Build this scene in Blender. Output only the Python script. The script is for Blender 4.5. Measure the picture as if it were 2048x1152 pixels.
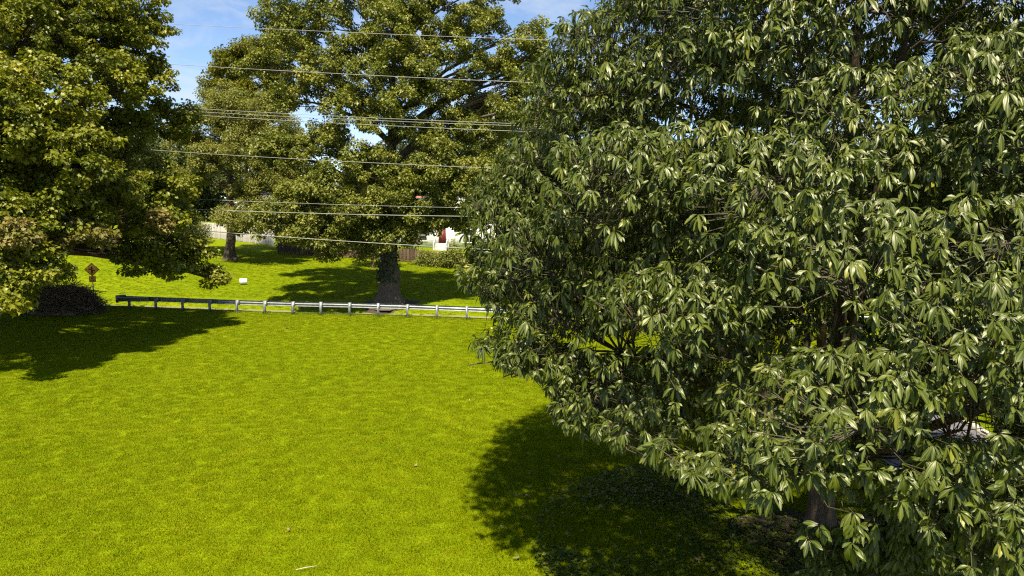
import bpy, math
import numpy as np
from mathutils import Matrix, Vector

for o in list(bpy.data.objects):
    bpy.data.objects.remove(o, do_unlink=True)
scene = bpy.context.scene
COL = scene.collection
RNG = np.random.RandomState(11)
R = math.radians

# ------------------------------------------------------------------ camera
CAM_H, PITCH, FPX = 7.0, R(6.52), 1365.33
cam_d = bpy.data.cameras.new('camera')
cam_d.lens = 24.0
cam_d.sensor_width = 36.0
cam_d.clip_end = 2000.0
cam = bpy.data.objects.new('camera', cam_d)
COL.objects.link(cam)
cam.location = (0, 0, CAM_H)
cam.rotation_euler = (R(90) - PITCH, 0, 0)
scene.camera = cam

# ------------------------------------------------------------------ sky, sun, exposure
SUN_EL, SUN_AZ = R(59), R(177)          # azimuth clockwise from +Y: the sun stands behind the camera
to_sun = Vector((math.sin(SUN_AZ) * math.cos(SUN_EL), math.cos(SUN_AZ) * math.cos(SUN_EL), math.sin(SUN_EL)))
world = bpy.data.worlds.new('World')
scene.world = world
world.use_nodes = True
wn, wl = world.node_tree.nodes, world.node_tree.links
wn.clear()
w_out = wn.new('ShaderNodeOutputWorld')
w_bg = wn.new('ShaderNodeBackground')
w_bg.inputs['Strength'].default_value = 0.084
w_sky = wn.new('ShaderNodeTexSky')
w_sky.sky_type = 'NISHITA'
w_sky.sun_disc = False
w_sky.sun_elevation = SUN_EL
w_sky.sun_rotation = SUN_AZ
w_sky.air_density = 0.7
w_sky.dust_density = 0.0
w_sky.ozone_density = 1.3
w_tc = wn.new('ShaderNodeTexCoord')
w_sep = wn.new('ShaderNodeSeparateXYZ')
w_den = wn.new('ShaderNodeMath'); w_den.operation = 'ADD'; w_den.inputs[1].default_value = 0.18
w_max = wn.new('ShaderNodeMath'); w_max.operation = 'MAXIMUM'; w_max.inputs[1].default_value = 0.0
w_dx = wn.new('ShaderNodeMath'); w_dx.operation = 'DIVIDE'
w_dy = wn.new('ShaderNodeMath'); w_dy.operation = 'DIVIDE'
w_cmb = wn.new('ShaderNodeCombineXYZ')
w_noise = wn.new('ShaderNodeTexNoise')
w_noise.inputs['Scale'].default_value = 2.3
w_noise.inputs['Detail'].default_value = 8
w_noise.inputs['Roughness'].default_value = 0.6
w_noise.inputs['Distortion'].default_value = 0.5
w_ramp = wn.new('ShaderNodeValToRGB')
w_ramp.color_ramp.elements[0].position = 0.46
w_ramp.color_ramp.elements[0].color = (0.0, 0.0, 0.0, 1)
w_ramp.color_ramp.elements[1].position = 0.68
w_ramp.color_ramp.elements[1].color = (0.78, 0.78, 0.78, 1)
w_mix = wn.new('ShaderNodeMixRGB')
w_mix.inputs['Color2'].default_value = (3.8, 4.15, 4.6, 1)
wl.new(w_tc.outputs['Generated'], w_sep.inputs[0])
wl.new(w_sep.outputs['Z'], w_max.inputs[0]); wl.new(w_max.outputs[0], w_den.inputs[0])
wl.new(w_sep.outputs['X'], w_dx.inputs[0]); wl.new(w_den.outputs[0], w_dx.inputs[1])
wl.new(w_sep.outputs['Y'], w_dy.inputs[0]); wl.new(w_den.outputs[0], w_dy.inputs[1])
wl.new(w_dx.outputs[0], w_cmb.inputs[0]); wl.new(w_dy.outputs[0], w_cmb.inputs[1])
wl.new(w_cmb.outputs[0], w_noise.inputs['Vector'])
wl.new(w_noise.outputs['Fac'], w_ramp.inputs['Fac'])
wl.new(w_ramp.outputs['Color'], w_mix.inputs['Fac'])
wl.new(w_sky.outputs['Color'], w_mix.inputs['Color1'])
wl.new(w_mix.outputs['Color'], w_bg.inputs['Color'])
wl.new(w_bg.outputs[0], w_out.inputs['Surface'])

sun_d = bpy.data.lights.new('sun', 'SUN')
sun_d.energy = 5.0
sun_d.angle = R(1.2)
sun_d.color = (1.0, 0.92, 0.74)
sun = bpy.data.objects.new('sun', sun_d)
COL.objects.link(sun)
sun.location = (0, -20, 60)
sun.rotation_euler = to_sun.to_track_quat('Z', 'Y').to_euler()

scene.view_settings.view_transform = 'Standard'
scene.view_settings.look = 'None'
scene.view_settings.exposure = 1.3
scene.view_settings.gamma = 1.0
scene.render.engine = 'CYCLES'
scene.cycles.max_bounces = 6
scene.cycles.diffuse_bounces = 3
scene.cycles.glossy_bounces = 2
scene.cycles.transmission_bounces = 3
scene.cycles.sample_clamp_indirect = 4.0
scene.cycles.use_denoising = False
scene.render.film_transparent = False
scene.cycles.pixel_filter_type = 'BLACKMAN_HARRIS'
scene.cycles.filter_width = 1.2

# ------------------------------------------------------------------ helpers: view geometry and terrain
CP, SP = math.cos(PITCH), math.sin(PITCH)
def at(px, py, Y):
    """The point at distance Y (metres along the ground) seen at pixel px, py of the 2048-wide picture."""
    u, v = (px - 1024) / FPX, (576 - py) / FPX
    wy, wz = CP + v * SP, -SP + v * CP
    k = Y / wy
    return np.array([u * k, Y, CAM_H + wz * k])
def project(P):
    P = np.atleast_2d(P)
    dy, dz = P[:, 1], P[:, 2] - CAM_H
    zc = dy * CP - dz * SP
    vc = dy * SP + dz * CP
    zc = np.where(zc < 0.05, 0.05, zc)
    return np.stack([1024 + FPX * P[:, 0] / zc, 576 - FPX * vc / zc, zc], 1)
def sstep(a, b, x):
    t = np.clip((x - a) / (b - a), 0, 1)
    return t * t * (3 - 2 * t)
def rail_y(X):
    return 46.0 - 0.1273 * (X + 24.06)
def near_z(X, Y):
    z = 0.0125 * np.clip(-X, 0, 45) * sstep(12, 45, Y)
    return z + 0.035 * np.sin(X * 0.31 + 0.7) * np.sin(Y * 0.23 + 1.1)
def terrain(X, Y):
    X = np.asarray(X, float); Y = np.asarray(Y, float)
    s = Y - rail_y(X)
    nz = near_z(X, np.minimum(Y, rail_y(X)))
    road = nz - 1.10
    a = sstep(0.7, 1.9, s)
    base = nz * (1 - a) + road * a
    left = 0.063 * np.clip(-X - 9.0, -8, 60) * sstep(7, 22, s)
    far = -0.30 + 0.052 * np.clip(s - 9.0, 0, 75) + left + 0.06 * np.sin(X * .25) * np.sin(Y * .19)
    b = sstep(7.3, 9.8, s)
    return base * (1 - b) + far * b

# ------------------------------------------------------------------ helpers: meshes
def link(name, data, mat=None, parent=None):
    o = bpy.data.objects.new(name, data)
    COL.objects.link(o)
    if mat is not None and data is not None and not data.materials:
        data.materials.append(mat)
    if parent is not None:
        o.parent = parent
    return o
def thing(name, label, cat, group=None, loc=(0, 0, 0), rz=0.0):
    o = bpy.data.objects.new(name, None)
    o.empty_display_size = 0.2
    COL.objects.link(o)
    o.location = loc
    o.rotation_euler = (0, 0, rz)
    return tag(o, label, cat, group)
def tag(o, label, cat, group=None):
    o['label'] = label; o['category'] = cat
    if group: o['group'] = group
    return o
def struct(o):
    o['kind'] = 'structure'; return o
def stuff(o):
    o['kind'] = 'stuff'; return o

def tri_mesh(name, V, F, tint=None, smooth=True):
    V = np.ascontiguousarray(V, dtype=np.float32); F = np.ascontiguousarray(F, dtype=np.int32)
    me = bpy.data.meshes.new(name)
    k = F.shape[1]
    me.vertices.add(len(V)); me.vertices.foreach_set('co', V.ravel())
    me.loops.add(F.size); me.loops.foreach_set('vertex_index', F.ravel())
    me.polygons.add(len(F)); me.polygons.foreach_set('loop_start', np.arange(0, F.size, k, dtype=np.int32))
    try:
        me.polygons.foreach_set('loop_total', np.full(len(F), k, dtype=np.int32))
    except Exception:
        pass
    if smooth:
        me.polygons.foreach_set('use_smooth', np.ones(len(F), dtype=bool))
    if tint is not None:
        at_ = me.attributes.new('tint', 'FLOAT_COLOR', 'POINT')
        at_.data.foreach_set('color', np.ascontiguousarray(tint, dtype=np.float32).ravel())
    me.update(calc_edges=True)
    return me

class Soup:
    """Collects triangles/quads (quads are cut into triangles)."""
    def __init__(self):
        self.V, self.F, self.n = [], [], 0
    def add(self, V, F):
        V = np.asarray(V, float); F = np.asarray(F, int)
        if F.shape[1] == 4:
            F = np.concatenate([F[:, [0, 1, 2]], F[:, [0, 2, 3]]])
        self.V.append(V); self.F.append(F + self.n); self.n += len(V)
        return self
    def box(self, c, s, rot=None):
        c = np.asarray(c, float); h = np.asarray(s, float) / 2
        P = np.array([[x, y, z] for z in (-1, 1) for y in (-1, 1) for x in (-1, 1)], float) * h
        if rot is not None: P = P @ np.asarray(rot).T
        return self.add(P + c, [[0, 2, 3, 1], [4, 5, 7, 6], [0, 1, 5, 4], [2, 6, 7, 3], [0, 4, 6, 2], [1, 3, 7, 5]])
    def tube(self, pts, rad, n=6, wob=0.0, rng=None):
        pts = np.asarray(pts, float); m = len(pts)
        rad = np.broadcast_to(np.asarray(rad, float), (m,))
        T = np.gradient(pts, axis=0); T /= np.linalg.norm(T, axis=1)[:, None] + 1e-9
        ref = np.array([0., 0, 1]) if abs(T[:, 2]).mean() < .8 else np.array([0., 1, 0])
        A = np.cross(T, ref); A /= np.linalg.norm(A, axis=1)[:, None] + 1e-9
        B = np.cross(T, A)
        ang = np.arange(n) * 2 * math.pi / n
        r = rad[:, None] * np.ones(n)
        if wob and rng is not None:
            r = r * (1 + wob * rng.uniform(-1, 1, (m, n)))
        V = pts[:, None] + r[..., None] * (np.cos(ang)[None, :, None] * A[:, None] + np.sin(ang)[None, :, None] * B[:, None])
        i = np.arange(m - 1)[:, None] * n; j = np.arange(n)[None]; j2 = (j + 1) % n
        F = np.stack([i + j, i + j2, i + n + j2, i + n + j], -1).reshape(-1, 4)
        self.add(V.reshape(-1, 3), F)
        cap = lambda k, flip: [[k * n + (0), k * n + (a + 1 if flip else a), k * n + (a if flip else a + 1)] for a in range(1, n - 1)]
        self.add(V.reshape(-1, 3), cap(0, False) + cap(m - 1, True))
        return self
    def mesh(self, name, smooth=False):
        return tri_mesh(name, np.concatenate(self.V), np.concatenate(self.F), smooth=smooth)
def prisms(P0, P1, r0, r1):
    """Many thin three-sided twigs at once."""
    P0 = np.asarray(P0, float); P1 = np.asarray(P1, float); N = len(P0)
    T = P1 - P0; T /= np.linalg.norm(T, axis=1)[:, None] + 1e-9
    A = np.cross(T, np.array([.31, .52, .79])); A /= np.linalg.norm(A, axis=1)[:, None] + 1e-9
    B = np.cross(T, A)
    V = np.empty((N, 6, 3))
    for k in range(3):
        a = k * 2 * math.pi / 3
        off = math.cos(a) * A + math.sin(a) * B
        V[:, k] = P0 + off * np.reshape(r0, (-1, 1)); V[:, 3 + k] = P1 + off * np.reshape(r1, (-1, 1))
    f = np.array([[0, 1, 4], [0, 4, 3], [1, 2, 5], [1, 5, 4], [2, 0, 3], [2, 3, 5]])
    F = (np.arange(N)[:, None, None] * 6 + f[None]).reshape(-1, 3)
    return V.reshape(-1, 3), F
def bezier(p0, p1, p2, p3, m):
    t = np.linspace(0, 1, m)[:, None]
    return (1 - t) ** 3 * p0 + 3 * (1 - t) ** 2 * t * p1 + 3 * (1 - t) * t * t * p2 + t ** 3 * p3

# ------------------------------------------------------------------ helpers: leaves
def leaf_template(rows):
    """rows = [(s, half width)] between base and tip; returns template coords and triangles (s, w, mid)."""
    V = [(0., 0., 1.)]
    for s, w in rows:
        V += [(s, -w, 0.), (s, 0., 1.), (s, w, 0.)]
    V.append((1., 0., 1.))
    F = [(0, 2, 1), (0, 3, 2)]
    for k in range(len(rows) - 1):
        a, b = 1 + 3 * k, 4 + 3 * k
        F += [(a, a + 1, b + 1), (a, b + 1, b), (a + 1, a + 2, b + 2), (a + 1, b + 2, b + 1)]
    a = 1 + 3 * (len(rows) - 1); t = a + 3
    F += [(a, a + 1, t), (a + 1, a + 2, t)]
    return np.array(V), np.array(F)
def arched_template(rows):
    """Five columns per row: each half of the blade arches between midrib and margin."""
    V = [(0., 0., 1., 0.)]
    for s, w in rows:
        V += [(s, -w, 0., .55 * w), (s, -w * .55, .3, .62 * w), (s, 0., 1., 0.), (s, w * .55, .3, .62 * w), (s, w, 0., .55 * w)]
    V.append((1., 0., 1., 0.))
    F = [(0, 2, 1), (0, 3, 2), (0, 4, 3), (0, 5, 4)]
    for k in range(len(rows) - 1):
        for j in range(4):
            a, b = 1 + 5 * k + j, 6 + 5 * k + j
            F += [(a, a + 1, b + 1), (a, b + 1, b)]
    a = 1 + 5 * (len(rows) - 1); t = a + 5
    F += [(a + j, a + j + 1, t) for j in range(4)]
    return np.array(V), np.array(F)
LEAF_FINE = arched_template([(.16, .09), (.42, .30), (.68, .40), (.88, .24)])
LEAF_MID = leaf_template([(.35, .26), (.70, .38)])
LEAF_LOW = leaf_template([(.55, .42)])
def _maple():
    V = [(0., 0., 1.)]
    out = [(.05, .16), (.18, .50), (.38, .34), (.62, .52), (.66, .22), (1., 0.), (.66, -.22), (.62, -.52), (.38, -.34), (.18, -.50), (.05, -.16)]
    V += [(s, w, 1. - abs(w)) for s, w in out]
    F = [(0, k + 1, k) for k in range(1, len(out))]
    return np.array(V), np.array(F)
LEAF_MAPLE = _maple()
def _lobed():
    out = [(.10, .30), (.50, .46), (.62, .20), (1., 0.), (.62, -.20), (.50, -.46), (.10, -.30)]
    V = [(0., 0., 1.)] + [(s, w, 1. - abs(w)) for s, w in out]
    return np.array(V), np.array([(0, k + 1, k) for k in range(1, len(out))])
LEAF_LOBED = _lobed()
LEAF_DIAMOND = (np.array([(0., 0., 1.), (.5, -.40, 0.), (.5, .40, 0.), (1., 0., 1.)]), np.array([(0, 2, 1), (1, 2, 3)]))

def unit(A):
    return A / (np.linalg.norm(A, axis=-1, keepdims=True) + 1e-9)
def leaf_frames(d, n):
    d = unit(d); n = unit(n - d * (n * d).sum(-1, keepdims=True)); s = np.cross(n, d)
    return d, n, s
def leaf_soup(base, d, n, L, tmpl, width=1.0, fold=0.3, droop=0.3, tint=None):
    TV, TF = tmpl
    N = len(base)
    d, n, s = leaf_frames(d, n)
    L = np.broadcast_to(np.asarray(L, float), (N,))[:, None, None]
    droop = np.broadcast_to(np.asarray(droop, float), (N,))[:, None, None]
    ts, tw = TV[None, :, 0, None], TV[None, :, 1, None]
    lift = TV[None, :, 3, None] if TV.shape[1] > 3 else np.abs(tw)
    V = base[:, None] + L * (ts * d[:, None] + width * tw * s[:, None] + fold * width * lift * n[:, None])
    V = V + L * droop * (ts ** 2) * np.array([0, 0, -1.0])
    F = (np.arange(N)[:, None, None] * len(TV) + TF[None]).reshape(-1, 3)
    if tint is None: tint = RNG.rand(N)
    C = np.ones((N, len(TV), 4)); C[:, :, 0] = tint[:, None]; C[:, :, 1] = TV[None, :, 2]; C[:, :, 2] = TV[None, :, 0]
    return V.reshape(-1, 3), F, C.reshape(-1, 4)
class Leaves:
    def __init__(self): self.V, self.F, self.C, self.n = [], [], [], 0
    def add(self, v, f, c):
        self.V.append(v); self.F.append(f + self.n); self.C.append(c); self.n += len(v)
    def mesh(self, name):
        return tri_mesh(name, np.concatenate(self.V), np.concatenate(self.F), np.concatenate(self.C))

# ------------------------------------------------------------------ materials
def material(name):
    m = bpy.data.materials.new(name); m.use_nodes = True
    nt = m.node_tree
    return m, nt.nodes, nt.links, nt.nodes['Principled BSDF']
def ramp(nodes, stops):
    r = nodes.new('ShaderNodeValToRGB'); cr = r.color_ramp
    while len(cr.elements) < len(stops): cr.elements.new(0.5)
    for e, (p, c) in zip(cr.elements, stops):
        e.position = p; e.color = (*c, 1)
    return r
def noise(nodes, links, scale, detail=4, vec=None, rough=.55):
    n = nodes.new('ShaderNodeTexNoise'); n.inputs['Scale'].default_value = scale
    n.inputs['Detail'].default_value = detail; n.inputs['Roughness'].default_value = rough
    if vec is not None: links.new(vec, n.inputs['Vector'])
    return n
def obj_coord(nodes):
    return nodes.new('ShaderNodeTexCoord').outputs['Object']
def plain(name, col, rough=.6, metal=0., var=.18, scale=6., bump=0.0):
    m, N, L, b = material(name)
    n = noise(N, L, scale, 5, obj_coord(N))
    r = ramp(N, [(.3, tuple(c * (1 - var) for c in col)), (.7, tuple(min(1, c * (1 + var)) for c in col))])
    L.new(n.outputs['Fac'], r.inputs['Fac']); L.new(r.outputs['Color'], b.inputs['Base Color'])
    b.inputs['Roughness'].default_value = rough; b.inputs['Metallic'].default_value = metal
    if bump:
        bp = N.new('ShaderNodeBump'); bp.inputs['Strength'].default_value = bump; bp.inputs['Distance'].default_value = .02
        L.new(n.outputs['Fac'], bp.inputs['Height']); L.new(bp.outputs[0], b.inputs['Normal'])
    return m
def leaf_material(name, stops, trans_col, rough=.5, spec=.4, trans=.35, midrib=None, random_obj=False, patch=0.0):
    m, N, L, b = material(name)
    a = N.new('ShaderNodeAttribute'); a.attribute_name = 'tint'
    sep = N.new('ShaderNodeSeparateColor'); L.new(a.outputs['Color'], sep.inputs[0])
    fac = sep.outputs[0]
    if random_obj or midrib:
        oi = N.new('ShaderNodeObjectInfo'); im = N.new('ShaderNodeMixRGB'); im.inputs['Fac'].default_value = .35
        L.new(fac, im.inputs['Color1']); L.new(oi.outputs['Random'], im.inputs['Color2']); fac = im.outputs['Color']
    if patch:
        oi = N.new('ShaderNodeObjectInfo'); im = N.new('ShaderNodeMixRGB'); im.inputs['Fac'].default_value = .4
        L.new(fac, im.inputs['Color1']); L.new(oi.outputs['Random'], im.inputs['Color2']); fac = im.outputs['Color']
        g = N.new('ShaderNodeNewGeometry')
        pn = noise(N, L, .35, 2, g.outputs['Position'])
        mx = N.new('ShaderNodeMixRGB'); mx.inputs['Fac'].default_value = patch
        L.new(fac, mx.inputs['Color1']); L.new(pn.outputs['Fac'], mx.inputs['Color2']); fac = mx.outputs['Color']
    r = ramp(N, stops); L.new(fac, r.inputs['Fac'])
    col = r.outputs['Color']
    if midrib:
        p = N.new('ShaderNodeMath'); p.operation = 'POWER'; p.inputs[1].default_value = 6.0
        L.new(sep.outputs[1], p.inputs[0])
        mr = N.new('ShaderNodeMixRGB'); mr.inputs['Color2'].default_value = (*midrib, 1)
        L.new(p.outputs[0], mr.inputs['Fac']); L.new(col, mr.inputs['Color1']); col = mr.outputs['Color']
    L.new(col, b.inputs['Base Color'])
    b.inputs['Roughness'].default_value = rough
    b.inputs['Specular IOR Level'].default_value = spec
    b.inputs['Specular Tint'].default_value = (1.0, .97, .80, 1)
    tr = N.new('ShaderNodeBsdfTranslucent')
    tm = N.new('ShaderNodeMixRGB'); tm.blend_type = 'MULTIPLY'; tm.inputs['Fac'].default_value = 1
    tm.inputs['Color2'].default_value = (*trans_col, 1)
    L.new(col, tm.inputs['Color1']); L.new(tm.outputs['Color'], tr.inputs['Color'])
    ms = N.new('ShaderNodeMixShader'); ms.inputs['Fac'].default_value = trans
    out = N['Material Output']
    L.new(b.outputs[0], ms.inputs[1]); L.new(tr.outputs[0], ms.inputs[2]); L.new(ms.outputs[0], out.inputs['Surface'])
    return m
def bark_material(name, c0, c1, scale=3.0):
    m, N, L, b = material(name)
    tc = N.new('ShaderNodeTexCoord')
    mp = N.new('ShaderNodeMapping'); mp.inputs['Scale'].default_value = (scale * 3, scale * 3, scale * .5)
    L.new(tc.outputs['Object'], mp.inputs['Vector'])
    n = noise(N, L, 2.2, 7, mp.outputs[0], .65)
    r = ramp(N, [(.32, c0), (.68, c1)]); L.new(n.outputs['Fac'], r.inputs['Fac'])
    L.new(r.outputs['Color'], b.inputs['Base Color']); b.inputs['Roughness'].default_value = .9
    bp = N.new('ShaderNodeBump'); bp.inputs['Strength'].default_value = .9; bp.inputs['Distance'].default_value = .05
    L.new(n.outputs['Fac'], bp.inputs['Height']); L.new(bp.outputs[0], b.inputs['Normal'])
    return m

def lawn_material():
    m, N, L, b = material('lawn')
    g = N.new('ShaderNodeNewGeometry'); pos = g.outputs['Position']
    big = noise(N, L, .16, 3, pos); mid = noise(N, L, 1.1, 5, pos); fine = noise(N, L, 16, 4, pos)
    r1 = ramp(N, [(.32, (.116, .156, .0005)), (.5, (.136, .176, .0006)), (.68, (.155, .188, .0012))])
    L.new(mid.outputs['Fac'], r1.inputs['Fac'])
    r2 = ramp(N, [(.3, (.80, .86, .8)), (.7, (1.14, 1.08, 1.1))]); L.new(big.outputs['Fac'], r2.inputs['Fac'])
    r3 = ramp(N, [(.3, (.50, .54, .6)), (.72, (1.40, 1.36, 1.2))]); L.new(fine.outputs['Fac'], r3.inputs['Fac'])
    m1 = N.new('ShaderNodeMixRGB'); m1.blend_type = 'MULTIPLY'; m1.inputs['Fac'].default_value = 1
    m2 = N.new('ShaderNodeMixRGB'); m2.blend_type = 'MULTIPLY'; m2.inputs['Fac'].default_value = 1
    L.new(r1.outputs['Color'], m1.inputs['Color1']); L.new(r2.outputs['Color'], m1.inputs['Color2'])
    L.new(m1.outputs['Color'], m2.inputs['Color1']); L.new(r3.outputs['Color'], m2.inputs['Color2'])
    L.new(m2.outputs['Color'], b.inputs['Base Color'])
    b.inputs['Roughness'].default_value = .85; b.inputs['Specular IOR Level'].default_value = .05
    bp = N.new('ShaderNodeBump'); bp.inputs['Strength'].default_value = .8; bp.inputs['Distance'].default_value = .05
    L.new(fine.outputs['Fac'], bp.inputs['Height']); L.new(bp.outputs[0], b.inputs['Normal'])
    return m
M = {}
M['lawn'] = lawn_material()
def grass_material():
    m, N, L, b = material('grass_blades')
    g = N.new('ShaderNodeNewGeometry'); oi = N.new('ShaderNodeObjectInfo')
    mid = noise(N, L, .30, 4, oi.outputs['Location'])
    add = N.new('ShaderNodeMath'); add.operation = 'MULTIPLY_ADD'; add.inputs[1].default_value = .44; 
    L.new(oi.outputs['Random'], add.inputs[0]); 
    sub = N.new('ShaderNodeMath'); sub.operation = 'SUBTRACT'; sub.inputs[1].default_value = .20
    soft = N.new('ShaderNodeMath'); soft.operation = 'MULTIPLY_ADD'; soft.inputs[1].default_value = .28; soft.inputs[2].default_value = .36
    L.new(mid.outputs['Fac'], soft.inputs[0]); L.new(soft.outputs[0], sub.inputs[0]); L.new(sub.outputs[0], add.inputs[2])
    r = ramp(N, [(.26, (.098, .142, .0004)), (.48, (.158, .200, .0005)), (.66, (.196, .226, .0010)), (.82, (.25, .240, .008))])
    L.new(add.outputs[0], r.inputs['Fac']); L.new(r.outputs['Color'], b.inputs['Base Color'])
    b.inputs['Roughness'].default_value = .6; b.inputs['Specular IOR Level'].default_value = .05
    tr = N.new('ShaderNodeBsdfTranslucent'); L.new(r.outputs['Color'], tr.inputs['Color'])
    ms = N.new('ShaderNodeMixShader'); ms.inputs['Fac'].default_value = .3
    L.new(b.outputs[0], ms.inputs[1]); L.new(tr.outputs[0], ms.inputs[2])
    L.new(ms.outputs[0], N['Material Output'].inputs['Surface'])
    return m
M['grass'] = grass_material()
M['asphalt'] = plain('asphalt', (.055, .054, .056), .9, var=.25, scale=9, bump=.3)
def drive_material():
    m, N, L, b = material('worn_asphalt')
    g = N.new('ShaderNodeNewGeometry'); pos = g.outputs['Position']
    n = noise(N, L, 5, 6, pos); n2 = noise(N, L, .6, 3, pos)
    v = N.new('ShaderNodeTexVoronoi'); v.feature = 'DISTANCE_TO_EDGE'; v.inputs['Scale'].default_value = 1.3
    L.new(pos, v.inputs['Vector'])
    r = ramp(N, [(.3, (.085, .078, .084)), (.7, (.135, .122, .128))]); L.new(n.outputs['Fac'], r.inputs['Fac'])
    c = ramp(N, [(.0, (.25, .25, .25)), (.03, (1, 1, 1))]); L.new(v.outputs['Distance'], c.inputs['Fac'])
    mx = N.new('ShaderNodeMixRGB'); mx.blend_type = 'MULTIPLY'; mx.inputs['Fac'].default_value = 1
    L.new(r.outputs['Color'], mx.inputs['Color1']); L.new(c.outputs['Color'], mx.inputs['Color2'])
    L.new(mx.outputs['Color'], b.inputs['Base Color']); b.inputs['Roughness'].default_value = .9
    return m
M['drive'] = drive_material()
M['concrete'] = plain('concrete', (.40, .36, .30), .9, var=.2, scale=8, bump=.3)
M['gravel'] = plain('gravel', (.17, .15, .08), .95, var=.3, scale=14, bump=.6)
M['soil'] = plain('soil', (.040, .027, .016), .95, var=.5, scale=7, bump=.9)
M['chestnut_leaf'] = leaf_material('glossy_leaf', [(.1, (.030, .044, .0036)), (.45, (.049, .068, .0052)), (.70, (.080, .098, .0080)), (.95, (.18, .168, .013))],
                                   (1.5, 1.9, .5), rough=.40, spec=.42, trans=.20, midrib=(.17, .18, .05))
M['chestnut_leaf_single'] = leaf_material('glossy_leaf_single', [(.1, (.030, .044, .0036)), (.45, (.049, .068, .0052)), (.70, (.080, .098, .0080)), (.95, (.18, .168, .013))],
                                   (1.5, 1.9, .5), rough=.40, spec=.42, trans=.20, midrib=(.17, .18, .05), random_obj=True)
M['maple_leaf'] = leaf_material('maple_leaf', [(.12, (.038, .050, .004)), (.38, (.088, .104, .006)), (.60, (.145, .152, .008)), (.78, (.21, .20, .014)), (.95, (.28, .21, .06))],
                                (1.4, 1.5, .35), rough=.45, spec=.35, trans=.22, patch=.45)
M['turning_leaf'] = leaf_material('turning_leaf', [(.0, (.07, .085, .012)), (.45, (.16, .14, .03)), (.8, (.26, .18, .07)), (1., (.30, .20, .10))],
                                (1.3, 1.3, .5), rough=.55, spec=.3, trans=.28, patch=.2)
M['oak_leaf'] = leaf_material('broad_leaf', [(.12, (.058, .072, .008)), (.40, (.118, .132, .016)), (.66, (.185, .188, .028)), (.92, (.27, .24, .036))],
                              (1.4, 1.5, .45), rough=.45, spec=.38, trans=.22, patch=.4)
M['fine_leaf'] = leaf_material('fine_leaf', [(.12, (.080, .088, .015)), (.5, (.150, .152, .028)), (.9, (.23, .215, .045))],
                               (1.4, 1.5, .5), rough=.55, spec=.3, trans=.30, patch=.3)
M['yellow_leaf'] = leaf_material('yellow_green_leaf', [(.0, (.070, .078, .006)), (.5, (.125, .125, .008)), (1., (.21, .18, .014))],
                                 (1.5, 1.5, .35), rough=.5, spec=.3, trans=.32, patch=.3)
M['dark_leaf'] = leaf_material('dark_leaf', [(.0, (.030, .042, .010)), (.5, (.052, .066, .015)), (1., (.090, .100, .024))],
                               (1.5, 1.6, .5), rough=.5, spec=.3, trans=.28, patch=.4)
M['ivy_leaf'] = leaf_material('ivy_leaf', [(.0, (.016, .028, .008)), (.6, (.030, .046, .011)), (1., (.055, .075, .016))], (1.5, 1.6, .5), rough=.4, spec=.5, trans=.15)
M['cover_leaf'] = leaf_material('ground_cover_leaf', [(.0, (.045, .070, .006)), (.6, (.085, .115, .008)), (1., (.14, .16, .016))], (1.5, 1.6, .4), rough=.5, spec=.3, trans=.25)
M['bark'] = bark_material('bark', (.030, .019, .011), (.110, .072, .042))
M['bark_grey'] = bark_material('grey_bark', (.034, .025, .017), (.135, .100, .070), 2.0)
M['twig'] = plain('twig', (.050, .044, .020), .8, var=.35, scale=4)
M['twig_pale'] = plain('pale_twig', (.16, .14, .10), .8, var=.35, scale=4)
M['brush'] = plain('dead_brush', (.12, .080, .050), .9, var=.6, scale=2)
M['steel'] = plain('galvanized_steel', (.27, .28, .285), .45, metal=.7, var=.25, scale=3)
M['post_steel'] = plain('post_steel', (.19, .20, .205), .5, metal=.4, var=.25, scale=5)
M['rubber'] = plain('weathered_end_steel', (.16, .17, .17), .55, metal=.4, var=.3, scale=5)

# ------------------------------------------------------------------ ground, road, driveway
def terrain_sheet():
    xs = np.concatenate([np.arange(-400, -70, 15.), np.arange(-70, 50, 1.0), np.arange(50, 401, 15.)])
    ss = np.concatenate([np.arange(-90, -40, 8.), np.arange(-40, -2, 1.0), np.arange(-2, 12, .25), np.arange(12, 60, 1.2), np.arange(60, 700, 20.)])
    X, S = np.meshgrid(xs, ss)
    Y = S + rail_y(X)
    Z = terrain(X, Y)
    V = np.stack([X, Y, Z], -1).reshape(-1, 3)
    nx = len(xs); i = np.arange(len(ss) - 1)[:, None] * nx; j = np.arange(nx - 1)[None]
    F = np.stack([i + j, i + j + 1, i + nx + j + 1, i + nx + j], -1).reshape(-1, 4)
    return tri_mesh('ground', V, F)
struct(link('ground', terrain_sheet(), M['lawn']))
def strip(name, s0, s1, lift, mat, x0=-260, x1=260):
    xs = np.arange(x0, x1 + .1, 2.); ss = np.linspace(s0, s1, 7)
    X, S = np.meshgrid(xs, ss); Y = S + rail_y(X); Z = terrain(X, Y) + lift
    nx = len(xs); i = np.arange(len(ss) - 1)[:, None] * nx; j = np.arange(nx - 1)[None]
    F = np.stack([i + j, i + j + 1, i + nx + j + 1, i + nx + j], -1).reshape(-1, 4)
    return struct(link(name, tri_mesh(name, np.stack([X, Y, Z], -1).reshape(-1, 3), F), mat))
strip('road', 2.0, 7.0, .010, M['asphalt'])
strip('road_shoulder', 7.02, 7.75, .014, M['gravel'])

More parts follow.
